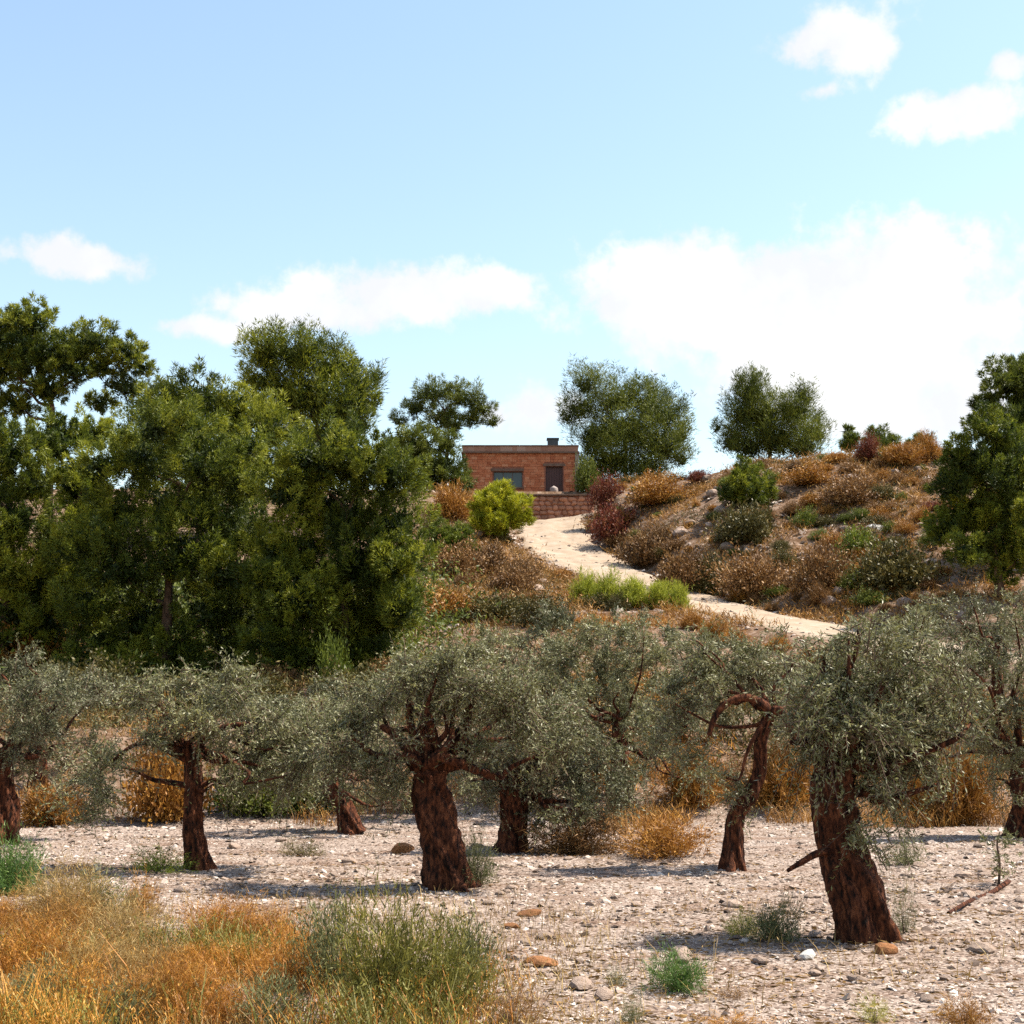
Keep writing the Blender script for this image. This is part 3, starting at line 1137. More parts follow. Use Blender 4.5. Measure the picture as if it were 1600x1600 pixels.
# ------------------------------------------------------------------ pines
pine('broad umbrella pine with gaps of sky, at the left edge behind the others', 75, 80,
     [(10, 512, 42), (60, 512, 40), (-50, 540, 60), (112, 542, 40), (160, 545, 40), (205, 558, 34), (195, 603, 30), (120, 585, 40), (55, 560, 50), (0, 590, 48), (230, 582, 20), (150, 625, 26), (-40, 620, 45), (80, 615, 34), (30, 635, 34), (85, 560, 40), (160, 580, 26), (-10, 550, 50)],
     80000, nlen=0.26, nwid=0.05, up=0.7, ys_=0.78, r0=0.28, seed=1, nl=14, plume=0.55)
pine('domed pine crown between the umbrella pine and the tall bright pine', 310, 70,
     [(310, 628, 50), (255, 640, 42), (370, 642, 48), (425, 675, 45), (300, 690, 80), (400, 730, 60), (230, 700, 50), (340, 760, 70)],
     52000, nlen=0.28, nwid=0.052, seed=2)
pine('tall bright green pine with upright shoots, highest on the left hillside', 490, 84,
     [(418, 560, 34), (470, 562, 42), (405, 600, 32), (520, 580, 40), (562, 602, 30), (480, 620, 58), (540, 640, 42), (578, 632, 18), (500, 690, 58), (430, 645, 40), (560, 670, 30)],
     50000, nlen=0.30, nwid=0.053, up=1.7, seed=3, plume=1.5)
pine('thin open pine with a leaning trunk beside the left house wall', 694, 102,
     [(680, 622, 26), (722, 626, 26), (650, 645, 20), (752, 640, 20), (768, 660, 12), (690, 650, 28), (625, 662, 13), (740, 655, 20), (712, 668, 18)],
     16000, 'pine_dark', nlen=0.30, nwid=0.044, up=0.9, seed=4, plume=0.9, nl=4)
pine('dark low pine filling the gap below the thin open pine', 672, 98,
     [(655, 700, 34), (690, 725, 34), (630, 720, 34), (715, 752, 22), (660, 750, 36), (700, 690, 18)],
     24000, 'pine_dark', nlen=0.30, nwid=0.055, seed=5)
pine('large pine at the left edge below the umbrella pine', 15, 51,
     [(20, 712, 52), (-30, 760, 60), (58, 760, 42), (20, 820, 60), (80, 850, 40), (0, 890, 60), (62, 910, 48), (-60, 850, 60), (20, 960, 50), (70, 985, 46), (-10, 1010, 46)],
     95000, nlen=0.16, nwid=0.042, up=0.9, seed=6)
pine('slim dark pine wedged between the two large front pines on the left', 125, 56,
     [(100, 700, 42), (115, 760, 48), (130, 830, 48), (120, 900, 48), (140, 680, 30), (110, 960, 45)],
     64000, nlen=0.16, nwid=0.042, up=0.9, seed=7)
pine('biggest front pine of the left grove with yellow green tips', 265, 50,
     [(300, 672, 42), (215, 715, 55), (330, 735, 62), (255, 790, 72), (350, 815, 62), (180, 800, 52), (290, 870, 75), (370, 905, 52), (200, 890, 65), (160, 735, 40), (250, 680, 34), (385, 760, 36), (340, 960, 55), (220, 965, 60), (400, 850, 45), (410, 960, 45), (130, 860, 50), (140, 950, 50), (390, 700, 30), (160, 1010, 52), (280, 1022, 56), (370, 1010, 50), (210, 1050, 45), (320, 1055, 40), (130, 1050, 40)],
     170000, nlen=0.145, nwid=0.038, up=0.8, seed=8, plume=0.95)
pine('wide bushy front pine right of the grove, reaching almost to the ground', 545, 48,
     [(500, 730, 52), (560, 722, 52), (610, 752, 50), (455, 775, 52), (530, 800, 75), (618, 820, 55), (450, 860, 60), (560, 890, 75), (632, 885, 42), (470, 940, 65), (590, 955, 60), (632, 955, 38), (540, 1005, 55), (440, 1000, 50), (420, 920, 40), (480, 1035, 48), (590, 1022, 45), (530, 1050, 42), (440, 1050, 40)],
     175000, nlen=0.145, nwid=0.038, up=0.8, seed=9, plume=0.95)
pine('dense dark pine just right of the house with several tops', 978, 111,
     [(915, 605, 26), (903, 640, 28), (960, 622, 36), (1010, 632, 33), (930, 680, 38), (980, 670, 50), (1040, 652, 32), (1060, 682, 24), (1030, 700, 45), (960, 720, 45), (1010, 735, 40), (930, 725, 26), (1062, 722, 20), (1020, 606, 13), (888, 655, 13), (918, 752, 24), (950, 760, 30), (1000, 765, 32)],
     68000, 'pine_dark', nlen=0.32, nwid=0.046, up=1.8, seed=10, plume=1.7)
pine('spiky pine standing alone on the brow of the right slope', 1205, 97,
     [(1170, 622, 26), (1190, 650, 33), (1158, 652, 27), (1240, 650, 27), (1250, 628, 13), (1210, 690, 45), (1270, 680, 22), (1145, 690, 20), (1282, 652, 10), (1170, 700, 35), (1250, 705, 32), (1120, 672, 8), (1180, 594, 9)],
     40000, 'pine_dark', nlen=0.30, nwid=0.042, up=2.2, seed=11, plume=1.9)
pine('tiny sapling pine on the skyline right of the spiky pine', 1330, 97, [(1330, 690, 12), (1328, 672, 7), (1322, 702, 12)], 2600, 'pine_dark', nlen=0.3, nwid=0.05, up=1.2, shoot=0.5, seed=12, nl=3)
pine('small round pine on the skyline beside the orange scrub', 1375, 97, [(1375, 683, 17), (1358, 696, 12), (1393, 690, 11), (1375, 705, 14)], 4200, 'pine_dark', nlen=0.3, nwid=0.05, up=0.8, shoot=0.5, seed=13, nl=3)
pine('faint little pine on the skyline behind the orange bush', 1440, 99, [(1440, 690, 12), (1428, 695, 9), (1452, 697, 8)], 2000, 'pine_dark', nlen=0.3, nwid=0.05, seed=14, nl=3)
pine('tall dark round crowned pine at the right edge, behind the other', 1600, 68,
     [(1568, 602, 40), (1610, 596, 50), (1545, 640, 32), (1630, 680, 75), (1590, 690, 55), (1650, 620, 60), (1600, 760, 60)],
     64000, 'pine_dark', nlen=0.26, nwid=0.046, up=0.4, seed=15, plume=0.5)
pine('dark front pine at the right edge standing on the bench', 1556, 61,
     [(1530, 676, 30), (1560, 690, 38), (1500, 722, 36), (1592, 730, 45), (1540, 740, 55), (1483, 770, 32), (1520, 800, 55), (1595, 800, 55), (1482, 830, 34), (1550, 850, 50), (1605, 860, 45), (1500, 870, 30), (1570, 890, 32)],
     92000, 'pine', nlen=0.16, nwid=0.040, up=0.8, seed=16, plume=0.8)


def small_pine(label, px, py, spec, total, mat, seed, name='young_pine', **kw):
    g = G(px, py)
    return pine(label, px, g[1], spec, total, mat, seed=seed, group=None, name=name, nl=4, depth=0.5, **kw)


small_pine('round lime green young pine beside the track below the house', 782, 846,
           [(780, 775, 24), (760, 790, 24), (800, 790, 24), (780, 805, 34), (755, 815, 22), (805, 812, 22), (782, 826, 24)],
           22000, 'pine_lime', 31, nlen=0.26, nwid=0.05, up=0.9, shoot=0.4)
small_pine('young green pine halfway up the right slope', 1170, 800,
           [(1170, 735, 18), (1158, 755, 24), (1185, 755, 24), (1145, 775, 22), (1195, 775, 20), (1170, 780, 28)],
           17000, 'pine', 32, nlen=0.24, nwid=0.045, up=0.8, shoot=0.4)
small_pine('pale yellow green bush at the right foot of the pine grove', 705, 890,
           [(690, 840, 22), (715, 845, 22), (700, 865, 26), (730, 868, 16), (680, 870, 18)],
           11000, 'scrub_green', 33, nlen=0.22, nwid=0.05, up=0.7, shoot=0.3, name='round_bush')


# ------------------------------------------------------------------ olives
def olive(label, base_px, base_py, spec, total, trunk, r, limbs=(), D=None, mat='olive', llen=0.065, lwid=0.016, seed=0, droop=0.45, twig=0.75, grow=1.06, ys_=0.75, depth=None):
    """trunk: photo points of the trunk line upward; r: radii; limbs: list of photo polylines with start/end radius"""
    rng = np.random.default_rng(2000 + seed)
    if D is None:
        g = G(base_px, base_py)
        D = g[1]
    x = P(base_px, base_py, D)[0]
    base = np.array([x, D, gz(x, D) - 0.06])
    t = thing('olive_tree', label, 'tree', base, 'olive trees on the stony terrace')
    pts = [np.zeros(3)]
    for k, q in enumerate(trunk):
        p = P(q[0], q[1], D) - base
        p[1] += (q[2] if len(q) > 2 else 0)
        pts.append(p)
    pts = np.array(pts)
    pts[1:-1] += rng.normal(size=(len(pts) - 2, 3)) * 0.035
    V, F = tube(pts, np.array(r) * 0.92, 44, 0.17, seed, flare=0.30, ridges=6, sub=14)
    link('trunk', tube_mesh('trunk', V, F, M['olive_bark']), t)
    dpt = depth if depth is not None else 0.028 * D
    spec = [(q[0] + rng.normal() * 6, q[1] + rng.normal() * 5, q[2] * grow * (0.72 + 0.5 * rng.random())) + tuple(q[3:]) for q in spec]
    big = [q for q in spec if q[2] > 24]
    for q in big:      # stray sprigs that break the outline
        for rep_ in range(2):
            a_ = rng.random() * 6.28
            k_ = (0.9 + 0.5 * rng.random()) * q[2]
            spec.append((q[0] + k_ * math.cos(a_), q[1] - 0.8 * k_ * math.sin(a_), q[2] * (0.25 + 0.25 * rng.random())))
    lobes = lobes_px(spec, D, base, ys_, dpt, rng)
    for lm in limbs:
        lp = []
        for q in lm[0]:
            p = P(q[0], q[1], D) - base
            p[1] += (q[2] if len(q) > 2 else 0)
            lp.append(p)
        V, F = tube(lp, np.linspace(lm[1], lm[2], len(lp)), 12, 0.08, seed + 3, ridges=3, sub=6)
        link('limb', tube_mesh('limb', V, F, M['olive_bark']), t)
    # slender branches into the lobes
    for k in rng.permutation(len(lobes))[:min(9, len(lobes))]:
        c = lobes[k][0]
        s = pts[-1] if rng.random() < 0.7 or c[2] > pts[-1][2] else pts[-2]
        V, F = tube(limb_path(rng, s, c, 5, 0.07), np.linspace(r[-1] * 0.42, 0.012, 5), 7, sub=3)
        link('limb', tube_mesh('limb', V, F, M['olive_bark']), t)
    (V, F, T), (tV, tF) = olive_crown(rng, lobes, total, llen, lwid, 22, twig, droop)
    link('crown', mesh_np('crown', V, F, T, mat=M[mat]), t)
    link('twigs', mesh_np('twigs', tV, tF, mat=M['twig']), t)
    return t


olive('olive with a thick leaning red brown trunk, nearest of the grove, on the right', 1355, 1472,
      [(1330, 1045, 50), (1390, 1060, 52), (1285, 1085, 42), (1430, 1100, 48), (1350, 1110, 55), (1410, 1150, 48), (1298, 1130, 34), (1400, 1205, 38), (1445, 1185, 34), (1355, 1165, 30), (1320, 1300, 15, -.3), (1415, 1260, 24), (1285, 1170, 22), (1350, 1225, 24, -.35), (1345, 1285, 16, -.32), (1305, 1245, 12, -.25), (1365, 1015, 38), (1248, 1062, 26), (1255, 1110, 22), (1485, 1120, 26), (1478, 1060, 30), (1320, 1000, 24), (1420, 1015, 30), (1460, 1230, 20), (1370, 1325, 11, -.3)],
      33000, [(1335, 1400), (1318, 1320), (1308, 1235), (1312, 1190)], [0.285, 0.275, 0.25, 0.245, 0.20],
      [([(1312, 1215), (1290, 1165, -.1), (1262, 1160), (1235, 1160)], 0.09, 0.025), ([(1310, 1200), (1350, 1120), (1380, 1070)], 0.13, 0.03), ([(1310, 1200), (1310, 1120), (1325, 1050)], 0.12, 0.03),
       ([(1318, 1330), (1275, 1330, -.2), (1240, 1345, -.3), (1222, 1356, -.3)], 0.05, 0.02), ([(1315, 1210), (1400, 1180, .3), (1440, 1130, .4)], 0.09, 0.03)], seed=1)
olive('olive with a thick dark forked trunk, front of the middle', 705, 1388,
      [(560, 1130, 40), (600, 1090, 45), (640, 1062, 46), (580, 1190, 36), (690, 1050, 42), (740, 1060, 50), (800, 1075, 55), (680, 1105, 34), (770, 1120, 45), (610, 1205, 30), (840, 1115, 45), (745, 1165, 30), (545, 1175, 28), (650, 1030, 30), (860, 1160, 34), (720, 1020, 34), (520, 1120, 30)],
      40000, [(690, 1320), (675, 1250), (672, 1205)], [0.32, 0.29, 0.27, 0.24],
      [([(668, 1225), (645, 1180), (620, 1150), (595, 1135)], 0.13, 0.04), ([(676, 1215), (705, 1170), (728, 1130), (735, 1080)], 0.14, 0.05), ([(660, 1200), (640, 1120), (640, 1070)], 0.08, 0.03), ([(700, 1180), (760, 1140, .3), (800, 1090, .4)], 0.07, 0.025)], seed=2)
olive('slender leaning olive left of the middle with a drooping umbrella crown', 312, 1357,
      [(255, 1092, 40), (310, 1082, 42), (370, 1080, 46), (400, 1130, 46), (330, 1125, 40), (450, 1150, 42), (380, 1180, 44), (430, 1200, 36), (485, 1190, 36), (175, 1195, 40), (150, 1245, 36), (225, 1150, 30), (340, 1215, 24), (500, 1130, 36), (225, 1100, 22), (130, 1205, 26)],
      36000, [(302, 1300), (296, 1230), (298, 1165)], [0.19, 0.165, 0.145, 0.13],
      [([(298, 1180), (270, 1140), (250, 1100)], 0.08, 0.03), ([(298, 1175), (340, 1140), (390, 1130)], 0.08, 0.03), ([(297, 1190), (230, 1160, -.2), (180, 1190, -.3)], 0.06, 0.02), ([(297, 1215), (318, 1235, -.1), (335, 1225, -.1)], 0.05, 0.015)], llen=0.07, lwid=0.018, seed=3, droop=0.5)
olive('olive at the left edge with only the side of its trunk in view', 4, 1318,
      [(30, 1085, 55), (90, 1095, 50), (140, 1110, 40), (60, 1150, 50), (125, 1160, 36), (10, 1180, 40), (-40, 1100, 60), (150, 1080, 28), (-30, 1170, 40)],
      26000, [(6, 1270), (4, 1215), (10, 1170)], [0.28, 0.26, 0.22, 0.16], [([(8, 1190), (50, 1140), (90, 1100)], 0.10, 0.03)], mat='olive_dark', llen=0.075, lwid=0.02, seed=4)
olive('small olive with a short reddish trunk, behind the slender leaning one', 552, 1302,
      [(480, 1110, 42), (540, 1110, 45), (520, 1160, 46), (580, 1180, 40), (465, 1205, 34), (600, 1222, 28), (440, 1160, 30), (500, 1215, 30)],
      22000, [(535, 1265), (520, 1235), (515, 1200)], [0.24, 0.20, 0.17, 0.12], [([(520, 1225), (545, 1170), (550, 1120)], 0.08, 0.03)], llen=0.075, lwid=0.02, seed=5)
olive('dark olive with an upright black trunk in the deep shade at the centre', 800, 1330,
      [(760, 1180, 45), (830, 1180, 50), (890, 1190, 50), (770, 1238, 34), (850, 1240, 40), (920, 1235, 40), (880, 1125, 55), (950, 1180, 46), (820, 1130, 46), (740, 1220, 30), (965, 1235, 30), (900, 1255, 28)],
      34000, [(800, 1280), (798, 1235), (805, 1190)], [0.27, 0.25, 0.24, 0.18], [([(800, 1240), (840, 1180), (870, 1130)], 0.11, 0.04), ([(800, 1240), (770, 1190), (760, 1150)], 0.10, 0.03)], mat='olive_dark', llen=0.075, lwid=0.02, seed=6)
olive('olive with an arching bent limb, left of the nearest tree', 1145, 1357,
      [(1100, 1050, 38, .5), (1160, 1042, 42, .6), (1210, 1055, 38, .6), (1075, 1105, 26, .5), (1150, 1245, 24), (1250, 1085, 32, .6), (1075, 1180, 22, .4), (1050, 1085, 32, .4), (1165, 1275, 16), (1130, 1212, 12), (1262, 1130, 28, .6), (1040, 1150, 28, .5), (1120, 1005, 34, .5), (1200, 1010, 34, .7)],
      19000, [(1147, 1310), (1152, 1265), (1182, 1210), (1192, 1150, -.1), (1200, 1115, -.15)], [0.17, 0.145, 0.125, 0.11, 0.10, 0.095],
      [([(1200, 1125, -.15), (1190, 1103, -.25), (1160, 1090, -.3), (1130, 1100, -.3), (1112, 1122, -.3), (1104, 1148, -.3)], 0.078, 0.04), ([(1198, 1112, -.15), (1215, 1112, -.3), (1230, 1140, -.35), (1240, 1158, -.3), (1262, 1156, -.2)], 0.085, 0.03), ([(1200, 1118), (1195, 1080, .2), (1170, 1045, .5)], 0.06, 0.02)], llen=0.07, lwid=0.018, seed=7, droop=0.5, depth=0.25)
olive('olive at the right edge with its trunk just in view', 1598, 1308,
      [(1480, 1045, 45), (1540, 1022, 50), (1600, 1030, 55), (1500, 1090, 42), (1570, 1100, 55), (1540, 1160, 45), (1600, 1180, 55), (1485, 1140, 26), (1575, 1225, 34), (1640, 1100, 60)],
      28000, [(1600, 1265), (1598, 1220), (1590, 1170)], [0.27, 0.25, 0.22, 0.16], [([(1590, 1180), (1550, 1130), (1500, 1095), (1445, 1100)], 0.09, 0.025), ([(1590, 1180), (1590, 1120), (1580, 1060)], 0.10, 0.03)], llen=0.075, lwid=0.02, seed=8, mat='olive')
olive('broad pale olive crown behind the dark centre olive', 965, 1275,
      [(900, 1020, 55), (970, 1008, 52), (1040, 1030, 48), (940, 1080, 60), (1010, 1090, 55), (1060, 1115, 40), (980, 1150, 50), (850, 1030, 44), (1040, 1170, 36), (1000, 1205, 30), (860, 1080, 44), (1090, 1060, 40), (920, 985, 36), (1000, 975, 30), (1080, 1200, 28)],
      34000, [(965, 1230), (970, 1180), (965, 1130)], [0.26, 0.22, 0.2, 0.14], llen=0.085, lwid=0.024, seed=9)
olive('olive crown behind the forked trunk tree, against the pine shade', 655, 1268,
      [(640, 1042, 44), (700, 1022, 44), (760, 1012, 44), (690, 1075, 44), (790, 1052, 42), (620, 1090, 34), (740, 1090, 40)],
      20000, [(660, 1220), (670, 1150), (690, 1100)], [0.24, 0.2, 0.16, 0.12], llen=0.085, lwid=0.024, seed=10)
olive('dim olive crown at the left edge below the orange bush', 60, 1215,
      [(50, 1042, 40), (110, 1058, 42), (-10, 1062, 46), (80, 1100, 46), (20, 1110, 40), (145, 1085, 24)],
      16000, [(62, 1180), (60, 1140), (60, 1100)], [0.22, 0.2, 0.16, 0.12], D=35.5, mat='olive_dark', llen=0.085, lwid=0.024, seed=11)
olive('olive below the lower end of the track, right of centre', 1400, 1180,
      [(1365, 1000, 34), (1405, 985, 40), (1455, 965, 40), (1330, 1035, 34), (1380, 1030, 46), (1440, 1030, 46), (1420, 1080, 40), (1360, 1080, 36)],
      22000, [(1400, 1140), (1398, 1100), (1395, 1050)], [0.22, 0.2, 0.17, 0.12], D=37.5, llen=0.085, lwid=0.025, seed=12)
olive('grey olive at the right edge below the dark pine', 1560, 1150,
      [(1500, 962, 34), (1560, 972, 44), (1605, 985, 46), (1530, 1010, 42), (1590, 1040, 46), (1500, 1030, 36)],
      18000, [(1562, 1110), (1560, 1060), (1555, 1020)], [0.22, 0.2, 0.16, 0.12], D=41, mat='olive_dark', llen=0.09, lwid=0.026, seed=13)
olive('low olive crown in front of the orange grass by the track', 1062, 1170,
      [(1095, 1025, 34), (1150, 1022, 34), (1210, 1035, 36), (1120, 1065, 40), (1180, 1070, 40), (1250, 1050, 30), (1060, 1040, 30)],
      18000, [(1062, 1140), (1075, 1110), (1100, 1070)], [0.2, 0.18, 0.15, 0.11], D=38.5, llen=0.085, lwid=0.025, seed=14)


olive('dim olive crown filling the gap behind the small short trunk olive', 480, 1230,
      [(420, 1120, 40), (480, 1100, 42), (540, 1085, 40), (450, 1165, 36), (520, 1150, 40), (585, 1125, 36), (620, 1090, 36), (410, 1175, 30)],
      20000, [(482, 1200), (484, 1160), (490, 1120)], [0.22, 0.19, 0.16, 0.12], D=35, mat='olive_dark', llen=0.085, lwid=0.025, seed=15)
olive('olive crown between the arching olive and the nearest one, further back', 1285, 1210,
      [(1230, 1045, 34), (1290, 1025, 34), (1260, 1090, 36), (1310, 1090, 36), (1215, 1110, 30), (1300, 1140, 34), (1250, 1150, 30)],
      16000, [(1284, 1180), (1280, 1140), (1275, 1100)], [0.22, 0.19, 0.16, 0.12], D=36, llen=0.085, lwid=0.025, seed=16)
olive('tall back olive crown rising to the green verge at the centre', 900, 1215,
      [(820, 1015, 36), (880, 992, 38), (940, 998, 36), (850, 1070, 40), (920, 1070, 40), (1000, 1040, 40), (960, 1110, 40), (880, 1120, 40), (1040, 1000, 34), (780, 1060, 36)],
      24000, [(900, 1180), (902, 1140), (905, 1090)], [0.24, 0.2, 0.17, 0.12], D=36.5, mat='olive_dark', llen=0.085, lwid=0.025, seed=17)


# ------------------------------------------------------------------ shrubs, dry scrub, grass
def shrub_mesh(name, seed, n_stems=60, per=16, llen=0.09, lwid=0.035, spread=1.0, height=0.8, kind='leaf'):
    """a mound of about 1 m radius: stems fan out from the base, leaves along the outer half"""
    rng = np.random.default_rng(seed)
    az = rng.random(n_stems) * 2 * math.pi
    inc = np.arccos(rng.random(n_stems) ** 0.8)
    d = np.stack([np.cos(az) * np.sin(inc) * spread, np.sin(az) * np.sin(inc) * spread, np.cos(inc) * height + 0.12], 1)
    L_ = 0.75 + 0.4 * rng.random(n_stems)
    k = rng.normal(size=3) * 2
    L_ *= 1 + 0.18 * np.sin(d @ k * 2) + 0.12 * np.sin(d @ k[::-1] * 3.1)
    t = 0.12 + 0.9 * rng.random((n_stems, per)) ** 0.6
    b0 = rng.normal(size=(n_stems, 3)) * np.array([0.12, 0.12, 0.0])
    pos = b0[:, None, :] + d[:, None, :] * (L_[:, None] * t)[..., None] + rng.normal(size=(n_stems, per, 3)) * 0.06
    pos[..., 2] = np.maximum(pos[..., 2], 0.02)
    ld = nrm(d[:, None, :] * 0.6 + rand_dirs(rng, n_stems * per).reshape(n_stems, per, 3) * 0.7 + np.array([0, 0, 0.15]))
    fn = leaves if kind == 'leaf' else needles
    V, F = fn(rng, pos.reshape(-1, 3), ld.reshape(-1, 3), llen, lwid)
    T = np.clip(0.5 + 0.2 * rng.normal(size=n_stems)[:, None] + 0.18 * rng.normal(size=(n_stems, per)), 0, 1).ravel()
    return mesh_np(name, V, F, T, mat=M['scrub_brown'])


def stems_mesh(name, seed, n=14, h=0.8):
    rng = np.random.default_rng(seed)
    VV, FF = [], []
    off = 0
    for k in range(n):
        a = rng.random() * 6.28
        e = np.array([math.cos(a) * 0.6 * rng.random(), math.sin(a) * 0.6 * rng.random(), h * (0.5 + 0.4 * rng.random())])
        pts = np.array([[0, 0, -0.06], e * 0.5 + rng.normal(size=3) * 0.04, e])
        V, F = tube(pts, [0.014, 0.01, 0.005], 4, sub=1, cap=False)
        VV.append(V)
        FF.append(F + off)
        off += len(V)
    return mesh_np(name, np.vstack(VV), np.vstack(FF), mat=M['twig'])


SHRUBS = [shrub_mesh('foliage', 50 + k, 330, 18, 0.10, 0.045, 1.0, 0.75 + 0.1 * (k % 3)) for k in range(6)]
SPIKY = [shrub_mesh('foliage', 70 + k, 330, 18, 0.22, 0.03, 0.9, 1.0, 'needle') for k in range(4)]
STEMS = [stems_mesh('stems', 80 + k) for k in range(3)]


def shrub(label, loc, r, h, mat, mesh, rz, name='shrub', group=None, cat='shrub', stems=True, k=0):
    t = thing(name, label, cat, loc, group)
    t.rotation_euler = (0, 0, rz)
    t.scale = (r, r, h)
    o = link('foliage', mesh, t)
    o.material_slots[0].link = 'OBJECT'
    o.material_slots[0].material = M[mat]
    if stems:
        link('stems', STEMS[k % 3], t)
    return t


def shrub_at(label, px, py, wpx, hpx, mat, spiky=False, seed=0, **kw):
    g = G(px, py)
    sc_ = g[1] / F_PX
    mesh = (SPIKY if spiky else SHRUBS)[seed % (4 if spiky else 6)]
    return shrub(label, (g[0], g[1] + 0.15, gz(g[0], g[1] + 0.15) - 0.04), wpx * sc_ * 0.5, hpx * sc_, mat, mesh, seed * 1.3, k=seed, **kw)


named = [
    ('deep red bush against the wall end right of the house', 948, 800, 56, 62, 'scrub_red', False),
    ('dark red bush overhanging the right edge of the track', 962, 848, 76, 56, 'scrub_red', False),
    ('wide orange brown bush below the dark pine by the house', 1030, 790, 110, 36, 'scrub_orange', False),
    ('tawny bush on the track edge below the dark red one', 1010, 885, 90, 60, 'scrub_brown', False),
    ('large brown bush beside the shaded hollow by the track', 1065, 925, 100, 62, 'scrub_brown', False),
    ('rust coloured mound right of the shaded hollow', 1175, 935, 110, 66, 'scrub_brown', False),
    ('dark olive bush under the young green pine', 1165, 850, 100, 66, 'scrub_olive', False),
    ('olive brown bush on the right end of the rocky slope', 1395, 925, 130, 75, 'scrub_olive', False),
    ('tan bush in the lower middle of the rocky slope', 1285, 925, 100, 66, 'scrub_brown', False),
    ('grey green bush beside the white rock', 1345, 872, 76, 52, 'scrub_green', False),
    ('orange bush at the top of the slope near the skyline', 1410, 730, 70, 32, 'scrub_orange', True),
    ('bright orange bush on the skyline beside the right pines', 1450, 722, 50, 36, 'scrub_orange', True),
    ('rusty red bush on the skyline under the small round pine', 1358, 722, 46, 34, 'scrub_red', True),
    ('orange brown bush on the brow left of centre of the slope', 1265, 760, 90, 30, 'scrub_orange', False),
    ('brown bush on the upper slope above the white rock', 1330, 790, 90, 44, 'scrub_brown', False),
    ('golden bush on the bank left of the lime green pine', 705, 812, 80, 44, 'scrub_orange', True),
    ('dark brown bush on the bank left of the track', 760, 905, 90, 50, 'scrub_brown', False),
    ('brown bush overhanging the spill of pale soil by the track', 815, 915, 60, 40, 'scrub_brown', False),
    ('olive bush on the bank above the pale olive crown', 790, 975, 120, 50, 'scrub_olive', False),
    ('orange bush among shade at the left edge under the pines', 50, 1045, 120, 75, 'scrub_orange', False),
    ('rust red bush behind the slender leaning olive', 255, 1285, 130, 130, 'scrub_orange', False),
    ('orange bush beside the trunk at the left edge', 75, 1290, 110, 60, 'scrub_orange', True),
    ('bright orange bush left of the arching limb', 1085, 1268, 90, 80, 'scrub_orange', True),
    ('bright orange bush between the arching and the nearest olive', 1225, 1265, 110, 70, 'scrub_orange', True),
    ('orange bush just right of the nearest olive trunk', 1425, 1280, 80, 75, 'scrub_orange', True),
    ('large orange bush near the right edge behind the terrace', 1500, 1290, 110, 110, 'scrub_orange', True),
    ('yellow green sprouting shrub at the foot of the front pine', 520, 1090, 60, 75, 'scrub_green', False),
    ('brown bush in the shade below the front pines', 425, 1075, 90, 40, 'scrub_brown', False),
    ('small brown bush beside the yellow green sprouts', 600, 1075, 70, 40, 'scrub_brown', False),
    ('dark brown bush at the foot of the pale yellow green bush', 715, 905, 90, 50, 'scrub_brown', False),
    ('dark brown bush on the bank edge nearest the track bend', 800, 930, 90, 46, 'scrub_brown', False),
    ('tawny orange bush on the bank beside the wide front pine', 710, 970, 110, 46, 'scrub_orange', False),
    ('olive brown bush low on the bank above the olives', 850, 985, 100, 44, 'scrub_olive', False),
    ('dark green bush in the shade at the right house corner', 918, 782, 44, 60, 'pine_dark', False),
    ('dark olive bush added as shadow at the hollow beside the track', 1112, 930, 66, 60, 'scrub_olive', False),  # dark foliage added in place of a bush's cast shadow
    ('dark bush added as black shade on the terrace edge behind the slender olive', 400, 1275, 150, 70, 'pine_dark', False),  # dark foliage added for the deep shade behind the terrace edge
    ('dark bush added as black shade filling the terrace edge left of the small olive', 490, 1273, 110, 66, 'pine_dark', False),  # same: stands for the black shade along the edge
]
for k, (lb, px, py, w, h, mt, sp) in enumerate(named):
    shrub_at(lb, px, py, w, h, mt, sp, seed=k)

for k, (px, py, w, h, lb) in enumerate([(170, 1105, 150, 60, 'dark shrub added as shade at the left under the front pines'), (290, 1110, 160, 60, 'dark shrub added as shade below the biggest front pine'),
                                    (380, 1115, 130, 60, 'dark shrub added as shade between the two biggest front pines'), (560, 1110, 140, 60, 'dark shrub added as shade below the wide bushy front pine'),
                                    (650, 1085, 110, 60, 'dark shrub added as shade at the right end of the pines'), (100, 1090, 120, 50, 'dark shrub added as shade beside the orange bush under the pines')]):
    shrub_at(lb, px, py, w, h, 'scrub_olive', False, seed=k + 2, name='shade_fill_shrub')  # dark shrubs added to stand for the black shade under the pines
ITEMS = []
ORD = ['first', 'second', 'third', 'fourth', 'fifth']


def proj(p):
    c, s_ = math.cos(PITCH), math.sin(PITCH)
    f = p[1] * c + (p[2] - CAM_Z) * s_
    up = -p[1] * s_ + (p[2] - CAM_Z) * c
    return 800 + F_PX * p[0] / f, 800 - F_PX * up / f


# green clumps on the verge of the track
for k, (px, py, w, h) in enumerate([(915, 945, 50, 40), (950, 948, 50, 44), (990, 950, 56, 44), (1030, 952, 50, 40), (1062, 955, 40, 34)]):
    shrub_at(ORD[k] + ' bright green clump from the left on the near track verge', px, py, w, h, 'verge', True, seed=k + 3, group='green clumps on the track verge', name='verge_clump', cat='plant')
for k, (px, py, w, h) in enumerate([(1085, 985, 44, 24), (1115, 998, 50, 24), (1150, 1008, 50, 20), (1215, 1020, 50, 20), (1275, 1035, 50, 20)]):
    shrub_at(ORD[k] + ' orange grass clump from the left below the lower track edge', px, py, w, h, 'scrub_orange', True, seed=k + 5, group='orange clumps below the track', name='grass_clump', cat='plant')

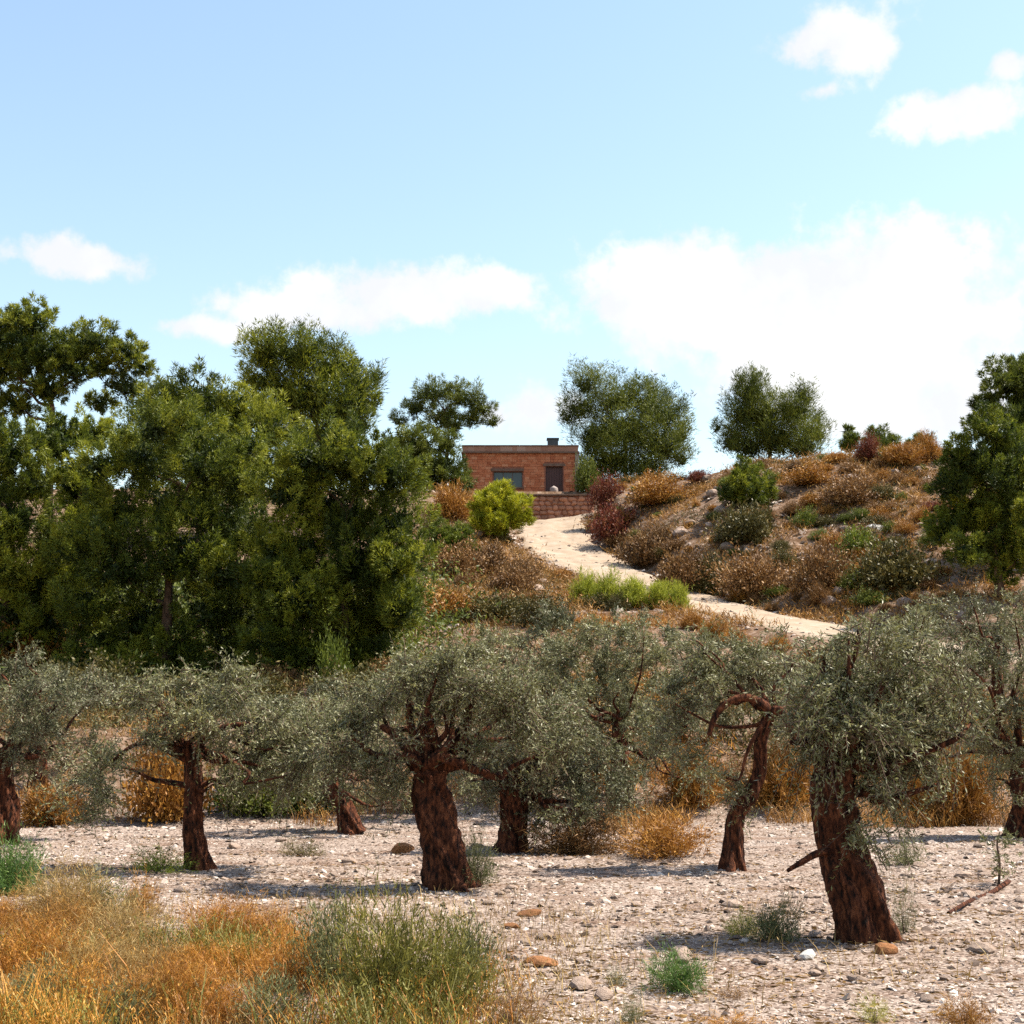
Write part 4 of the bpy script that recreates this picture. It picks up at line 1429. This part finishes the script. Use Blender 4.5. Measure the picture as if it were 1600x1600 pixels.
# the many small bushes of the right slope and the left bank
rng = np.random.default_rng(42)
nsh = 0
tries = 0
placed = []
while nsh < 180 and tries < 4000:
    tries += 1
    px, py = 905 + 570 * rng.random(), 705 + 250 * rng.random()
    g = G(px, py)
    if g[1] < 60 or g[1] > 101:
        continue
    d, _ = track_near(np.array([g[0]]), np.array([g[1]]))
    if d[0] < TRK_HW + 0.7 or any((g[0] - q[0]) ** 2 + (g[1] - q[1]) ** 2 < 0.8 for q in placed):
        continue
    placed.append(g)
    up = (py - 705) / 250
    mt = rng.choice(['scrub_brown', 'scrub_orange', 'scrub_olive', 'scrub_red', 'pine_dark'], p=[0.28, 0.34, 0.14, 0.04, 0.20] if up < 0.3 else [0.30, 0.13, 0.27, 0.02, 0.28])
    kd = {'scrub_brown': 'brown', 'scrub_orange': 'orange', 'scrub_olive': 'olive brown', 'scrub_red': 'reddish', 'pine_dark': 'dark green'}[str(mt)]
    r = 0.28 + 0.62 * rng.random() ** 1.8
    sp = rng.random() < 0.25
    o_ = shrub('', (g[0], g[1], g[2] - 0.05), r, r * (0.75 + 0.4 * rng.random()), str(mt),
          (SPIKY if sp else SHRUBS)[int(rng.integers(4))], rng.random() * 6, name='hill_shrub', group=f'small {kd} shrubs on the right slope', k=nsh)
    ITEMS.append((o_, f'small {kd} shrub', proj(g), 'slope'))
    nsh += 1
tries = n2 = 0
while n2 < 40 and tries < 2000:
    tries += 1
    px, py = 670 + 220 * rng.random(), 790 + 190 * rng.random()
    g = G(px, py)
    d, _ = track_near(np.array([g[0]]), np.array([g[1]]))
    if d[0] < TRK_HW + 0.8 or g[1] > 100:
        continue
    mt = str(rng.choice(['scrub_brown', 'scrub_orange', 'scrub_olive'], p=[0.5, 0.25, 0.25]))
    kd = {'scrub_brown': 'brown', 'scrub_orange': 'orange', 'scrub_olive': 'olive brown'}[mt]
    r = 0.3 + 0.45 * rng.random() ** 1.5
    o_ = shrub('', (g[0], g[1], g[2] - 0.05), r, r * (0.7 + 0.4 * rng.random()), mt,
          SHRUBS[int(rng.integers(6))], rng.random() * 6, name='bank_shrub', group=f'small {kd} shrubs on the left bank', k=n2)
    ITEMS.append((o_, f'small {kd} shrub', proj(g), 'bank'))
    n2 += 1


# ground cover on the slopes, nobody could count it
def scatter_field(n, x0, x1, y0, y1, rng, keep):
    x = x0 + (x1 - x0) * rng.random(n)
    y = y0 + (y1 - y0) * rng.random(n)
    k = keep(x, y)
    return x[k], y[k]


def cover(name, label, cat, x, y, rng, per, size, llen, lwid, mat, fn=needles, up=0.7):
    n = len(x)
    z = ground_z(x, y)
    s = size * (0.4 + 0.9 * rng.random(n))
    off = rng.normal(size=(n, per, 3)) * np.array([0.5, 0.5, 0.0])
    off[..., 2] = np.abs(rng.normal(size=(n, per))) * 0.25
    pos = np.stack([x, y, z], 1)[:, None, :] + off * s[:, None, None]
    pz = ground_z(pos[..., 0].ravel(), pos[..., 1].ravel()).reshape(n, per)
    pos[..., 2] = pz + off[..., 2] * s[:, None] - 0.01
    d = nrm(rand_dirs(rng, n * per) * 0.75 + np.array([0, 0, up]))
    V, F = fn(rng, pos.reshape(-1, 3), d, llen, lwid)
    T = np.clip(0.5 + 0.25 * rng.normal(size=n)[:, None] + 0.15 * rng.normal(size=(n, per)), 0, 1).ravel()
    o = link(name, mesh_np(name, V, F, T, mat=M[mat]))
    return tag(o, label, cat, kind='stuff')


def off_track(x, y, m=0.25):
    return track_near(x, y)[0] > TRK_HW + m


rng = np.random.default_rng(8)
x, y = scatter_field(7500, -4, 34, 58, 102, rng, lambda x, y: off_track(x, y, 0.1) & (x > -0.06 * y) & (fbm(x, y, 2.5, 3, 41) > 0.0))
cover('dry_scrub', 'dry brown scrub and grass covering the right slope', 'scrub', x, y, rng, 26, 0.9, 0.26, 0.04, 'hill_rust')
x, y = scatter_field(2600, -4, 34, 60, 102, rng, lambda x, y: off_track(x, y, 0.2) & (fbm(x, y, 3, 3, 44) > 0.0))
cover('olive_scrub', 'olive brown ground scrub in patches on the right slope', 'scrub', x, y, rng, 24, 0.7, 0.16, 0.06, 'scrub_olive', leaves, 0.4)
x, y = scatter_field(3600, -28, 22, 35.5, 62, rng, lambda x, y: off_track(x, y, 3.2) & (fbm(x, y, 3, 3, 48) > -0.12))
cover('bank_grass', 'dry orange grass on the bank behind the olive terrace', 'grass', x, y, rng, 26, 0.7, 0.26, 0.03, 'hill_grass')
x, y = scatter_field(2200, 1, 22, 35.0, 60, rng, lambda x, y: off_track(x, y, 3.0) & (fbm(x, y, 4, 3, 47) > -0.05))
cover('orange_grass', 'bright orange dry grass patches behind the right olives', 'grass', x, y, rng, 26, 0.7, 0.30, 0.03, 'dry_grass')
x, y = scatter_field(1500, -6, 3, 62, 102, rng, lambda x, y: off_track(x, y, 1.2) & (fbm(x, y, 3, 3, 49) > -0.05))
cover('bank_scrub', 'tawny scrub on the bank between the pines and the track', 'scrub', x, y, rng, 26, 0.7, 0.24, 0.04, 'hill_grass')


rng = np.random.default_rng(28)
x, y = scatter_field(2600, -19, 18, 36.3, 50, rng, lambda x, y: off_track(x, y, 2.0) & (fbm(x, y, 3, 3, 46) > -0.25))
cover('bank_shade_cover', 'dark olive undergrowth added as shade on the bank behind the olives', 'undergrowth', x, y, rng, 26, 0.9, 0.16, 0.05, 'scrub_olive', leaves, 0.5)  # dark leaves added to darken the bank like shade
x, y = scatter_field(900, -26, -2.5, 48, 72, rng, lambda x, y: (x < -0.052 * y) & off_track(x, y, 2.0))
cover('pine_shade_cover', 'dark green undergrowth added as shade between the pine trunks', 'undergrowth', x, y, rng, 44, 2.4, 0.26, 0.09, 'pine_dark', leaves, 0.5)  # dark leaf mass added so gaps between the pines read as shade
rng = np.random.default_rng(29)
n = 42000
yb = 29.5 + 7.0 * rng.random(n)
xb_ = (rng.random(n) - 0.5) * 2 * 0.42 * yb
pxb = 800 + F_PX * xb_ / yb
kk = (fbm(xb_, yb, 2.2, 3, 95) + 0.28 * sstep(30.5, 33.5, yb) - 0.3 * (1 - sstep(560, 900, pxb)) + 0.35 * sstep(900, 1100, pxb) * sstep(30, 33, yb) - 0.3 * (1 - sstep(31, 33, yb))) > 0.30
xb_, yb = xb_[kk], yb[kk]
FIELD_EDGE = (xb_, yb)

# ------------------------------------------------------------------ stones
def pebbles(name, label, x, y, size, rng, mat, sink=0.25, small=False):
    n = len(x)
    z = ground_z(x, y)
    # a flattened eight-cornered lump: two rings of four and a cap each
    a = np.arange(5) * 2 * math.pi / 5
    ringl = np.stack([np.cos(a), np.sin(a), np.full(5, -0.15)], 1)
    ringu = np.stack([0.68 * np.cos(a + 0.5), 0.68 * np.sin(a + 0.5), np.full(5, 0.5)], 1)
    tmpl = np.vstack([ringl, ringu, [[0.05, 0, 0.62]]])
    f = []
    for k in range(5):
        k2 = (k + 1) % 5
        f += [[k, k2, 5 + k], [k2, 5 + k2, 5 + k], [5 + k, 5 + k2, 10]]
    f = np.array(f)
    if small:
        tmpl = np.vstack([ringl, [[0.1, 0.05, 0.55]]])
        f = np.array([[k, (k + 1) % 5, 5] for k in range(5)])
    m = len(tmpl)
    V = tmpl[None] * (1 + 0.22 * rng.normal(size=(n, m, 1))) + 0.08 * rng.normal(size=(n, m, 3))
    sc_ = size[:, None] * np.stack([0.75 + 0.6 * rng.random(n), 0.75 + 0.6 * rng.random(n), 0.45 + 0.5 * rng.random(n)], 1)
    V = V * sc_[:, None, :]
    th = rng.random(n) * 6.28
    c, s = np.cos(th)[:, None], np.sin(th)[:, None]
    X = V[..., 0] * c - V[..., 1] * s
    Y = V[..., 0] * s + V[..., 1] * c
    tl = rng.normal(size=(n, 2, 1)) * 0.25
    Z = V[..., 2] + X * tl[:, 0] + Y * tl[:, 1]
    V = np.stack([X + x[:, None], Y + y[:, None], Z + (z - sink * size * 0.4)[:, None]], -1).reshape(-1, 3)
    F = (f[None] + (np.arange(n) * m)[:, None, None]).reshape(-1, 3)
    T = np.repeat(np.clip(0.50 + 0.20 * rng.normal(size=n) + 0.30 * fbm(x / 2.5, y, 1.1, 3, 66), 0, 1), len(f))
    o = link(name, mesh_np(name, V, F, T, mat=M[mat]))
    return tag(o, label, 'stones', kind='stuff')


rng = np.random.default_rng(99)
n = 24000
yy = 10.0 + 25.5 * rng.random(n) ** 1.25
xx = (rng.random(n) - 0.5) * 2 * 0.44 * yy
k = (fbm(xx, yy, 1.6, 3, 51) + 0.3 * rng.normal(size=n)) > -0.2
xx, yy = xx[k], yy[k]
sz = (0.016 + 0.045 * rng.random(len(xx)) ** 3.5) * (0.65 + yy / 40)
pebbles('gravel', 'pale pinkish stones strewn over the terrace', xx, yy, sz, rng, 'stones')
n = 90000
yy = 10.0 + 25.5 * rng.random(n) ** 1.15
xx = (rng.random(n) - 0.5) * 2 * 0.44 * yy
k = (fbm(xx / 2, yy, 0.9, 3, 52) + 0.35 * rng.normal(size=n)) > -0.3
xx, yy = xx[k], yy[k]
pebbles('grit', 'fine pale grit between the stones of the terrace', xx, yy, (0.010 + 0.016 * rng.random(len(xx)) ** 2) * (0.65 + yy / 35), rng, 'stones', small=True)
x, y = scatter_field(4200, -5, 34, 58, 100, rng, lambda x, y: off_track(x, y, -0.2) & (fbm(x, y, 3.5, 3, 61) > -0.1))
pebbles('slope_stones', 'loose pale stones between the scrub of the right slope', x, y, 0.06 + 0.22 * rng.random(len(x)) ** 3, rng, 'stones')
x, y = scatter_field(1600, -8, 4, 56, 98, rng, lambda x, y: off_track(x, y, -0.3))
pebbles('bank_stones', 'loose pale stones on the bank left of the track', x, y, 0.05 + 0.16 * rng.random(len(x)) ** 3, rng, 'stones')

rng = np.random.default_rng(55)
kt = rng.integers(len(TRK), size=1500)
st = np.clip(rng.normal(size=1500) * 0.75, -1.25, 1.25)
st = np.where(np.abs(np.abs(st) - 0.4) < 0.15, st * 2.2, st)
xt = TRK[kt, 0] + perp[kt, 0] * st * wl[kt] + 0.2 * rng.normal(size=1500)
yt = TRK[kt, 1] + perp[kt, 1] * st * wl[kt] + 0.2 * rng.normal(size=1500)
pebbles('track_stones', 'loose pale stones on the crown and edges of the track', xt, yt, 0.06 + 0.10 * rng.random(1500) ** 3, rng, 'stones', sink=-0.6)
ROCKS = [rock_mesh('rock', 400 + k, M['rock']) for k in range(7)]


def rock(label, g, s, mat=None, name='rock', group=None, k=0, rz=0.0, flat=1.0, cat='rock'):
    o = link(name, ROCKS[k % 7], None, (g[0], g[1], g[2] + s * 0.22 * flat))
    o.scale = (s, s * 0.85, s * flat)
    o.rotation_euler = (0.15 * math.sin(k * 3.0), 0.15 * math.cos(k * 2.0), rz)
    if mat:
        o.material_slots[0].link = 'OBJECT'
        o.material_slots[0].material = M[mat]
    return tag(o, label, cat, group)


rock('bright white rock on the upper right slope', G(1366, 832), 0.55, 'rock_white', k=1, rz=0.4)
rock('white stone in the shadow left of the nearest olive trunk', G(1262, 1500), 0.10, 'rock_white', k=2, rz=1.0, name='stone', cat='stone')
rock('red brown stone at the foot of the nearest olive trunk', G(1384, 1492), 0.12, 'rock_red', k=3, rz=0.2, name='stone', cat='stone')
rock('orange stone lying beside the forked olive trunk', G(632, 1332), 0.22, 'rock_red', k=4, rz=0.7, name='stone', cat='stone')
rock('orange brown flat stone in the middle of the foreground', G(828, 1432), 0.16, 'rock_red', k=5, rz=0.1, name='stone', cat='stone', flat=0.6)
rock('orange stone right of the grey green foreground shrub', G(800, 1452), 0.10, 'rock_red', k=6, rz=0.1, name='stone', cat='stone', flat=0.7)
rock('dark red stone low on the left of the gravel', G(845, 1510), 0.17, 'rock_red', k=1, rz=2.5, name='stone', cat='stone', flat=0.5)
rng = np.random.default_rng(123)
for k in range(70):
    while True:
        g = G(760 + 840 * rng.random(), 1300 + 300 * rng.random()) if k % 3 else G(1600 * rng.random(), 1300 + 120 * rng.random())
        if g[1] < 34:
            break
    o_ = rock('', g, 0.06 + 0.10 * rng.random() ** 2, None, 'stone', 'pale stones on the terrace', k, rng.random() * 6, 0.7, 'stone')
    ITEMS.append((o_, 'pale stone', proj(g), 'terrace'))
for k in range(64):
    while True:
        g = G(920 + 540 * rng.random(), 730 + 220 * rng.random())
        d, _ = track_near(np.array([g[0]]), np.array([g[1]]))
        if 60 < g[1] < 98 and d[0] > TRK_HW + 0.6:
            break
    o_ = rock('', g, 0.18 + 0.36 * rng.random() ** 2, None, 'rock', 'grey rocks on the right slope', k, rng.random() * 6)
    ITEMS.append((o_, 'pale grey rock', proj(g), 'slope'))
for k in range(26):
    while True:
        g = G(680 + 200 * rng.random(), 820 + 150 * rng.random())
        d, _ = track_near(np.array([g[0]]), np.array([g[1]]))
        if d[0] > TRK_HW + 0.4:
            break
    o_ = rock('', g, 0.18 + 0.35 * rng.random() ** 2, None, 'rock', 'grey rocks on the left bank', k, rng.random() * 6)
    ITEMS.append((o_, 'pale grey rock', proj(g), 'bank'))


# ------------------------------------------------------------------ foreground grass and plants
def blades(rng, x, y, h, w, lean, mat, name, label, cat='grass', heads=0):
    n = len(x)
    z = ground_z(x, y) - 0.01
    a = rng.random(n) * 6.28
    le = lean * (0.2 + rng.random(n))
    top = np.stack([x + np.cos(a) * le * h, y + np.sin(a) * le * h, z + h], 1)
    b0 = np.stack([x, y, z], 1)
    mid = b0 * 0.5 + top * 0.5 - np.stack([np.cos(a) * le * h, np.sin(a) * le * h, 0 * h], 1) * 0.2
    sd = np.stack([np.cos(a + 1.57 + rng.normal(size=n) * 0.6), np.sin(a + 1.57 + rng.normal(size=n) * 0.6), 0 * a], 1) * (w * (0.6 + 0.8 * rng.random(n)))[:, None] * 0.5
    V = np.stack([b0 - sd, b0 + sd, mid + sd * 0.8, mid - sd * 0.8, top + sd * 0.25, top - sd * 0.25], 1)
    kk = np.arange(n)[:, None] * 6
    F = np.vstack([kk + np.array([[0, 1, 2, 3]]), kk + np.array([[3, 2, 4, 5]])])
    t1 = np.clip(0.5 + 0.2 * rng.normal(size=n) + 0.75 * fbm(x, y, 0.7, 3, 71), 0, 1)
    T = np.concatenate([t1, t1])
    V = V.reshape(-1, 3)
    if heads:
        m = heads
        tt = 0.6 + 0.45 * rng.random((n, m))
        pos = mid[:, None, :] + (top - mid)[:, None, :] * ((tt - 0.5) * 2)[..., None]
        d = nrm(rand_dirs(rng, n * m) * 0.6 + np.array([0, 0, 0.7]))
        hv, hf = leaves(rng, pos.reshape(-1, 3), d, 0.035, w * 1.1)
        F = np.vstack([F, hf + len(V)])
        V = np.vstack([V, hv])
        T = np.concatenate([T, np.clip(np.repeat(t1, m) + 0.15 + 0.1 * rng.normal(size=n * m), 0, 1)])
    o = link(name, mesh_np(name, V, F, T, mat=M[mat]))
    return tag(o, label, cat, kind='stuff')


blades(np.random.default_rng(30), FIELD_EDGE[0], FIELD_EDGE[1], 0.12 + 0.42 * np.random.default_rng(31).random(len(FIELD_EDGE[0])) ** 1.4, 0.012, 1.0, 'hill_rust', 'edge_grass', 'orange dry grass along the back edge of the terrace', heads=3)
rl = np.random.default_rng(33)
nl_ = 24000
yl = 10.2 + 23 * rl.random(nl_) ** 1.2
xl = (rl.random(nl_) - 0.5) * 2 * 0.42 * yl
kl = fbm(xl / 2, yl, 1.3, 3, 97) + 0.25 * rl.normal(size=nl_) > 0.0
xl, yl = xl[kl], yl[kl]
dl = nrm(np.stack([rl.normal(size=len(xl)), rl.normal(size=len(xl)), 0.12 * rl.normal(size=len(xl))], 1))
Vl, Fl = leaves(rl, np.stack([xl, yl, ground_z(xl, yl) + 0.02], 1), dl, 0.09, 0.016)
tag(link('leaf_litter', mesh_np('leaf_litter', Vl, Fl, np.clip(0.35 + 0.3 * rl.normal(size=len(Fl)), 0, 1), mat=M['hill_grass'])), 'dry brown leaves and twigs littering the stony terrace', 'litter', kind='stuff')


def px_field(rng, n, tests):
    """random ground points of the near terrace, kept where density(px,py) says"""
    yy = 10.2 + 9.0 * rng.random(n)
    xx = (rng.random(n) - 0.5) * 2 * 0.42 * yy
    z = ground_z(xx, yy)
    c, s = math.cos(PITCH), math.sin(PITCH)
    f = yy * c + (z - CAM_Z) * s
    up = -yy * s + (z - CAM_Z) * c
    px = 800 + F_PX * xx / f
    py = 800 - F_PX * up / f
    k = tests(px, py, rng.random(n), fbm(xx, yy, 0.8, 3, 81))
    return xx[k], yy[k]


rng = np.random.default_rng(17)


def dens_dry(px, py, u, f):
    edge = 1448 + 0.10 * np.maximum(px - 430, 0) + 40 * f + 22 * np.exp(-((px - 285) / 40.0) ** 2)
    d = sstep(0, 45, py - edge) * (1 - sstep(430, 600, px + 60 * f)) + 0.15 * sstep(0, 60, py - 1500) * (1 - sstep(700, 900, px + 90 * f))
    return u < d * np.clip(0.42 + 1.9 * f, 0.04, 1.2)


x, y = px_field(rng, 110000, dens_dry)
hgt = (0.14 + 0.34 * rng.random(len(x)) ** 1.3) * (0.8 + 0.5 * fbm(x, y, 1.2, 2, 91))
blades(rng, x, y, hgt, 0.008, 0.75, 'dry_grass', 'dry_grass', 'tall golden orange dry grass filling the lower left corner', heads=3)


MOUND = [shrub_mesh('foliage', 700 + k, 420, 17, 0.17, 0.010, 1.0, 0.9, 'needle') for k in range(4)]
rm = np.random.default_rng(61)
spots = [(35, 1490), (110, 1478), (185, 1490), (345, 1470), (410, 1465), (460, 1490), (70, 1530), (150, 1535), (240, 1525), (310, 1520), (380, 1530), (445, 1545), (20, 1575), (105, 1590), (285, 1580), (350, 1600), (240, 1600), (0, 1455), (90, 1445), (300, 1555), (170, 1580)]
for k, (px, py) in enumerate(spots):
    g = G(px, py)
    sc_ = g[1] / F_PX
    w_ = (95 + 60 * rm.random()) * sc_ * 0.5
    kd = str(rm.choice(['dry_grass', 'dry_grass', 'dry_grass', 'scrub_orange', 'dry_grass_pale']))
    wd = {'dry_grass': 'golden', 'scrub_orange': 'deep orange', 'dry_grass_pale': 'pale straw'}[kd]
    o_ = shrub('', (g[0], g[1], g[2] - 0.03), w_, w_ * (0.75 + 0.4 * rm.random()), kd, MOUND[k % 4], rm.random() * 6, name='dry_bush', cat='plant', group='dry bushes in the lower left', k=k)
    ITEMS.append((o_, f'{wd} dry bush', (px, py), 'grass'))


def dens_weed(px, py, u, f):
    d = sstep(0, 50, py - 1440 - 30 * f) * (1 - sstep(560, 820, px + 60 * f))
    return u < d * sstep(0.05, 0.45, f + 0.25 * sstep(1520, 1600, py))


x, y = px_field(rng, 60000, dens_weed)
blades(rng, x, y, (0.14 + 0.3 * rng.random(len(x))), 0.009, 0.8, 'herb_olive', 'green_weeds', 'olive green weeds growing through the golden grass', cat='weeds', heads=3)


def dens_pale(px, py, u, f):
    d = 0.25 * sstep(1360, 1500, py) * (1 - sstep(700, 1050, px + 80 * f)) + 0.05 * sstep(-0.1, 0.3, f)
    return u < d


x, y = px_field(rng, 60000, dens_pale)
blades(rng, x, y, 0.06 + 0.16 * rng.random(len(x)), 0.007, 0.8, 'dry_grass_pale', 'sparse_dry_grass', 'sparse pale dry grass blades scattered over the stony ground', heads=1)


def herb(label, px, py, wpx, hpx, mat, seed, spiky=True, name='plant', per=20, stems=160, ll=0.16, lw=0.02):
    g = G(px, py)
    sc_ = g[1] / F_PX
    me = shrub_mesh('foliage', 600 + seed, stems, per, ll, lw, 1.0, 1.0, 'needle' if spiky else 'leaf')
    t = shrub(label, (g[0], g[1], g[2] - 0.03), wpx * sc_ * 0.5, hpx * sc_, mat, me, seed * 0.7, name=name, cat='plant', k=seed)
    return t


herb('grey green shrub at the right end of the golden grass', 515, 1545, 120, 120, 'herb_grey', 1, False, 'foreground_shrub', 20, 230, 0.12, 0.022)
herb('tallest olive yellow shrub at the bottom centre', 600, 1600, 170, 160, 'herb_olive', 2, True, 'foreground_shrub', 20, 300, 0.15, 0.02)
herb('olive yellow shrub right of the tallest one at the bottom', 690, 1590, 150, 120, 'herb_olive', 21, True, 'foreground_shrub', 18, 260, 0.15, 0.022)
herb('dark green shrub on the right flank of the foreground shrubs', 735, 1530, 100, 80, 'herb_grey', 3, False, 'foreground_shrub', 16, 200, 0.12, 0.03)
herb('dull green shrub at the bottom edge amid the golden grass', 430, 1610, 130, 70, 'herb_grey', 22, True, 'foreground_shrub', 16, 200, 0.15, 0.022)
herb('orange tinged weed in front of the tallest olive yellow shrub', 575, 1570, 70, 70, 'scrub_orange', 23, True, 'plant', 14, 120, 0.16, 0.018)
herb('dark green weed at the bottom edge, second from the left', 190, 1612, 120, 70, 'herb_grey', 24, True, 'plant', 16, 160, 0.15, 0.022)
herb('brown weed at the bottom edge of the gravel by the shrubs', 800, 1600, 110, 60, 'scrub_brown', 25, True, 'plant', 14, 130, 0.18, 0.016)
herb('bright green bush at the left edge above the golden grass', 15, 1400, 110, 75, 'herb_green', 4, True, 'green_bush', 22, 260)
herb('grey green weed at the upper edge of the golden grass', 150, 1440, 120, 60, 'herb_grey', 5, True, per=18, stems=160)
herb('round orange tuft standing alone above the golden grass', 222, 1430, 60, 55, 'scrub_orange', 6, True, per=18, stems=160)
herb('low olive green weeds at the foot of the slender olive', 245, 1362, 110, 36, 'scrub_green', 7, True, per=16, stems=130)
herb('bright green tuft low in the right foreground', 1058, 1545, 95, 52, 'herb_green', 8, True, per=22, stems=220)
herb('pale yellow tuft left of the nearest olive', 1160, 1462, 60, 36, 'herb_yellow', 9, True, per=18, stems=140)
herb('grey green tuft between the yellow tuft and the nearest olive', 1215, 1470, 90, 56, 'herb_grey', 10, True, per=20, stems=200)
herb('small dark green tuft at the bottom edge', 990, 1600, 50, 40, 'herb_grey', 11, True, per=16, stems=110)
herb('small dull green tuft left of the bright green one', 965, 1540, 45, 30, 'herb_grey', 12, True, per=14, stems=90)
herb('yellowish tuft at the bottom edge below the nearest olive', 1365, 1600, 60, 40, 'herb_yellow', 13, True, per=14, stems=100)
herb('grey green sprouts at the right foot of the forked olive', 745, 1385, 70, 70, 'herb_grey', 14, True, per=18, stems=140)
herb('dark low weed on the terrace between the left olives', 470, 1338, 80, 30, 'scrub_olive', 15, True, per=14, stems=110)
herb('orange dry grass mound behind the terrace at the centre right', 1040, 1338, 140, 62, 'scrub_orange', 16, True, per=20, stems=260)
herb('red brown dry mound in the shade right of the dark trunk', 905, 1335, 170, 60, 'scrub_brown', 17, True, per=20, stems=260)
herb('orange dry weed in the bottom right corner', 1510, 1610, 90, 50, 'scrub_orange', 26, True, 'plant', 16, 150, 0.2, 0.02)
herb('flat orange dry weed at the bottom edge right of the green tuft', 1150, 1606, 120, 22, 'scrub_orange', 27, True, 'plant', 14, 120, 0.2, 0.02)
herb('rusty low weed beside the shadow of the nearest olive', 1140, 1560, 60, 20, 'scrub_brown', 28, True, 'plant', 12, 90, 0.2, 0.02)
herb('pale grey sprouts at the right foot of the nearest olive', 1412, 1460, 46, 70, 'herb_grey', 18, True, per=14, stems=80)
herb('grey green sprouts on the ground right of the arching olive', 1415, 1352, 70, 40, 'herb_grey', 19, True, per=16, stems=120)
herb('olive yellow tuft in the lower left corner of the gravel', 60, 1600, 130, 90, 'herb_grey', 20, False, per=20, stems=220, ll=0.09, lw=0.02)


# thin sapling and a fallen branch at the right edge
def sapling():
    g = G(1560, 1385)
    D = g[1]
    base = np.array([g[0], D, g[2] - 0.05])
    t = thing('olive_sapling', 'thin grey olive sapling near the right edge', 'sapling', base)
    rng = np.random.default_rng(3)
    pts = [np.zeros(3)] + [P(px, py, D) - base for px, py in ((1562, 1350), (1558, 1320), (1562, 1300))]
    V, F = tube(pts, [0.022, 0.018, 0.014, 0.008], 8)
    link('trunk', tube_mesh('trunk', V, F, M['twig']), t)
    lob = lobes_px([(1562, 1345, 13), (1556, 1320, 14), (1575, 1310, 12)], D, base, 1.2, 0.05, rng)
    (V, F, T), _ = olive_crown(rng, lob, 700, 0.06, 0.016, 16, 0.2, 0.3)
    link('crown', mesh_np('crown', V, F, T, mat=M['herb_grey']), t)


sapling()


def fallen(label, pxs, r0, r1, seed, lift=0.05):
    pts = []
    for (px, py) in pxs:
        g = G(px, py)
        pts.append(g + np.array([0, 0, lift]))
    pts = np.array(pts)
    b0 = pts[0].copy()
    V, F = tube(pts - b0, np.linspace(r0, r1, len(pts)), 9, 0.12, seed, ridges=3)
    o = link('fallen_branch', tube_mesh('fallen_branch', V, F, M['olive_bark']), None, b0)
    return tag(o, label, 'branch', None)


fallen('fallen reddish branch on the gravel near the right edge', [(1482, 1430), (1515, 1412), (1548, 1398), (1576, 1380)], 0.022, 0.035, 5, 0.02)
fallen('pale dead branch on the ground right of the left edge trunk', [(40, 1262), (60, 1250), (80, 1240)], 0.06, 0.03, 6, 0.05)


# ------------------------------------------------------------------ labels of the many small things: rank and side from the nearest landmark
MARKS = {
    'slope': [('the bright white rock', 1366, 826), ('the young green pine on the slope', 1170, 790), ('the deep red bush', 948, 785), ('the dark red bush', 962, 830),
              ('the rust coloured mound', 1175, 915), ('the spiky skyline pine', 1205, 725), ('the small round skyline pine', 1375, 710), ('the dark front pine', 1540, 900),
              ('the dense dark pine', 985, 750), ('the wide orange brown bush', 1030, 775), ('the olive brown bush on the right', 1395, 905), ('the large brown bush', 1065, 900)],
    'bank': [('the lime green young pine', 782, 820), ('the pale yellow green bush', 705, 870), ('the golden bush', 705, 800), ('the first green verge clump', 905, 935), ('the olive bush on the bank', 790, 960)],
    'grass': [('the bright green bush', 15, 1390), ('the round orange tuft', 222, 1420), ('the grey green right shrub', 515, 1530), ('the dull green bottom shrub', 430, 1600), ('the dark green bottom weed', 190, 1600)],
    'terrace': [('the nearest olive trunk', 1355, 1465), ('the forked olive trunk', 705, 1380), ('the slender olive trunk', 312, 1350), ('the dark upright olive trunk', 800, 1325),
                ('the arching olive trunk', 1145, 1350), ('the bright green tuft', 1058, 1535), ('the thin sapling', 1560, 1380), ('the pale yellow tuft', 1160, 1455), ('the bottom right orange weed', 1505, 1590)],
}
NTH = ['nearest', 'second nearest', 'third nearest', 'fourth nearest', 'fifth nearest', 'sixth nearest', 'seventh nearest', 'eighth nearest', 'ninth nearest', 'tenth nearest',
       'eleventh nearest', 'twelfth nearest', 'thirteenth nearest', 'fourteenth nearest', 'fifteenth nearest', 'sixteenth nearest', 'seventeenth nearest', 'eighteenth nearest']


def side_of(q, m):
    dx, dy = q[0] - m[1], q[1] - m[2]
    return ('left of' if dx < 0 else 'right of') if abs(dx) >= abs(dy) else ('above' if dy < 0 else 'below')


for (o, phrase, q, zone_) in ITEMS:
    mates = [t for t in ITEMS if t[1] == phrase and t[3] == zone_]
    best = None
    for m in MARKS[zone_]:
        sd = side_of(q, m)
        dist = math.hypot(q[0] - m[1], q[1] - m[2])
        row = sorted(math.hypot(t[2][0] - m[1], t[2][1] - m[2]) for t in mates if side_of(t[2], m) == sd)
        rk = sum(1 for v in row if v < dist - 1e-9)
        if best is None or (rk, dist) < best[:2]:
            best = (rk, dist, sd, m[0])
    rk, _, sd, mk = best
    o['label'] = f'{NTH[min(rk, 17)]} {phrase} {sd} {mk}'
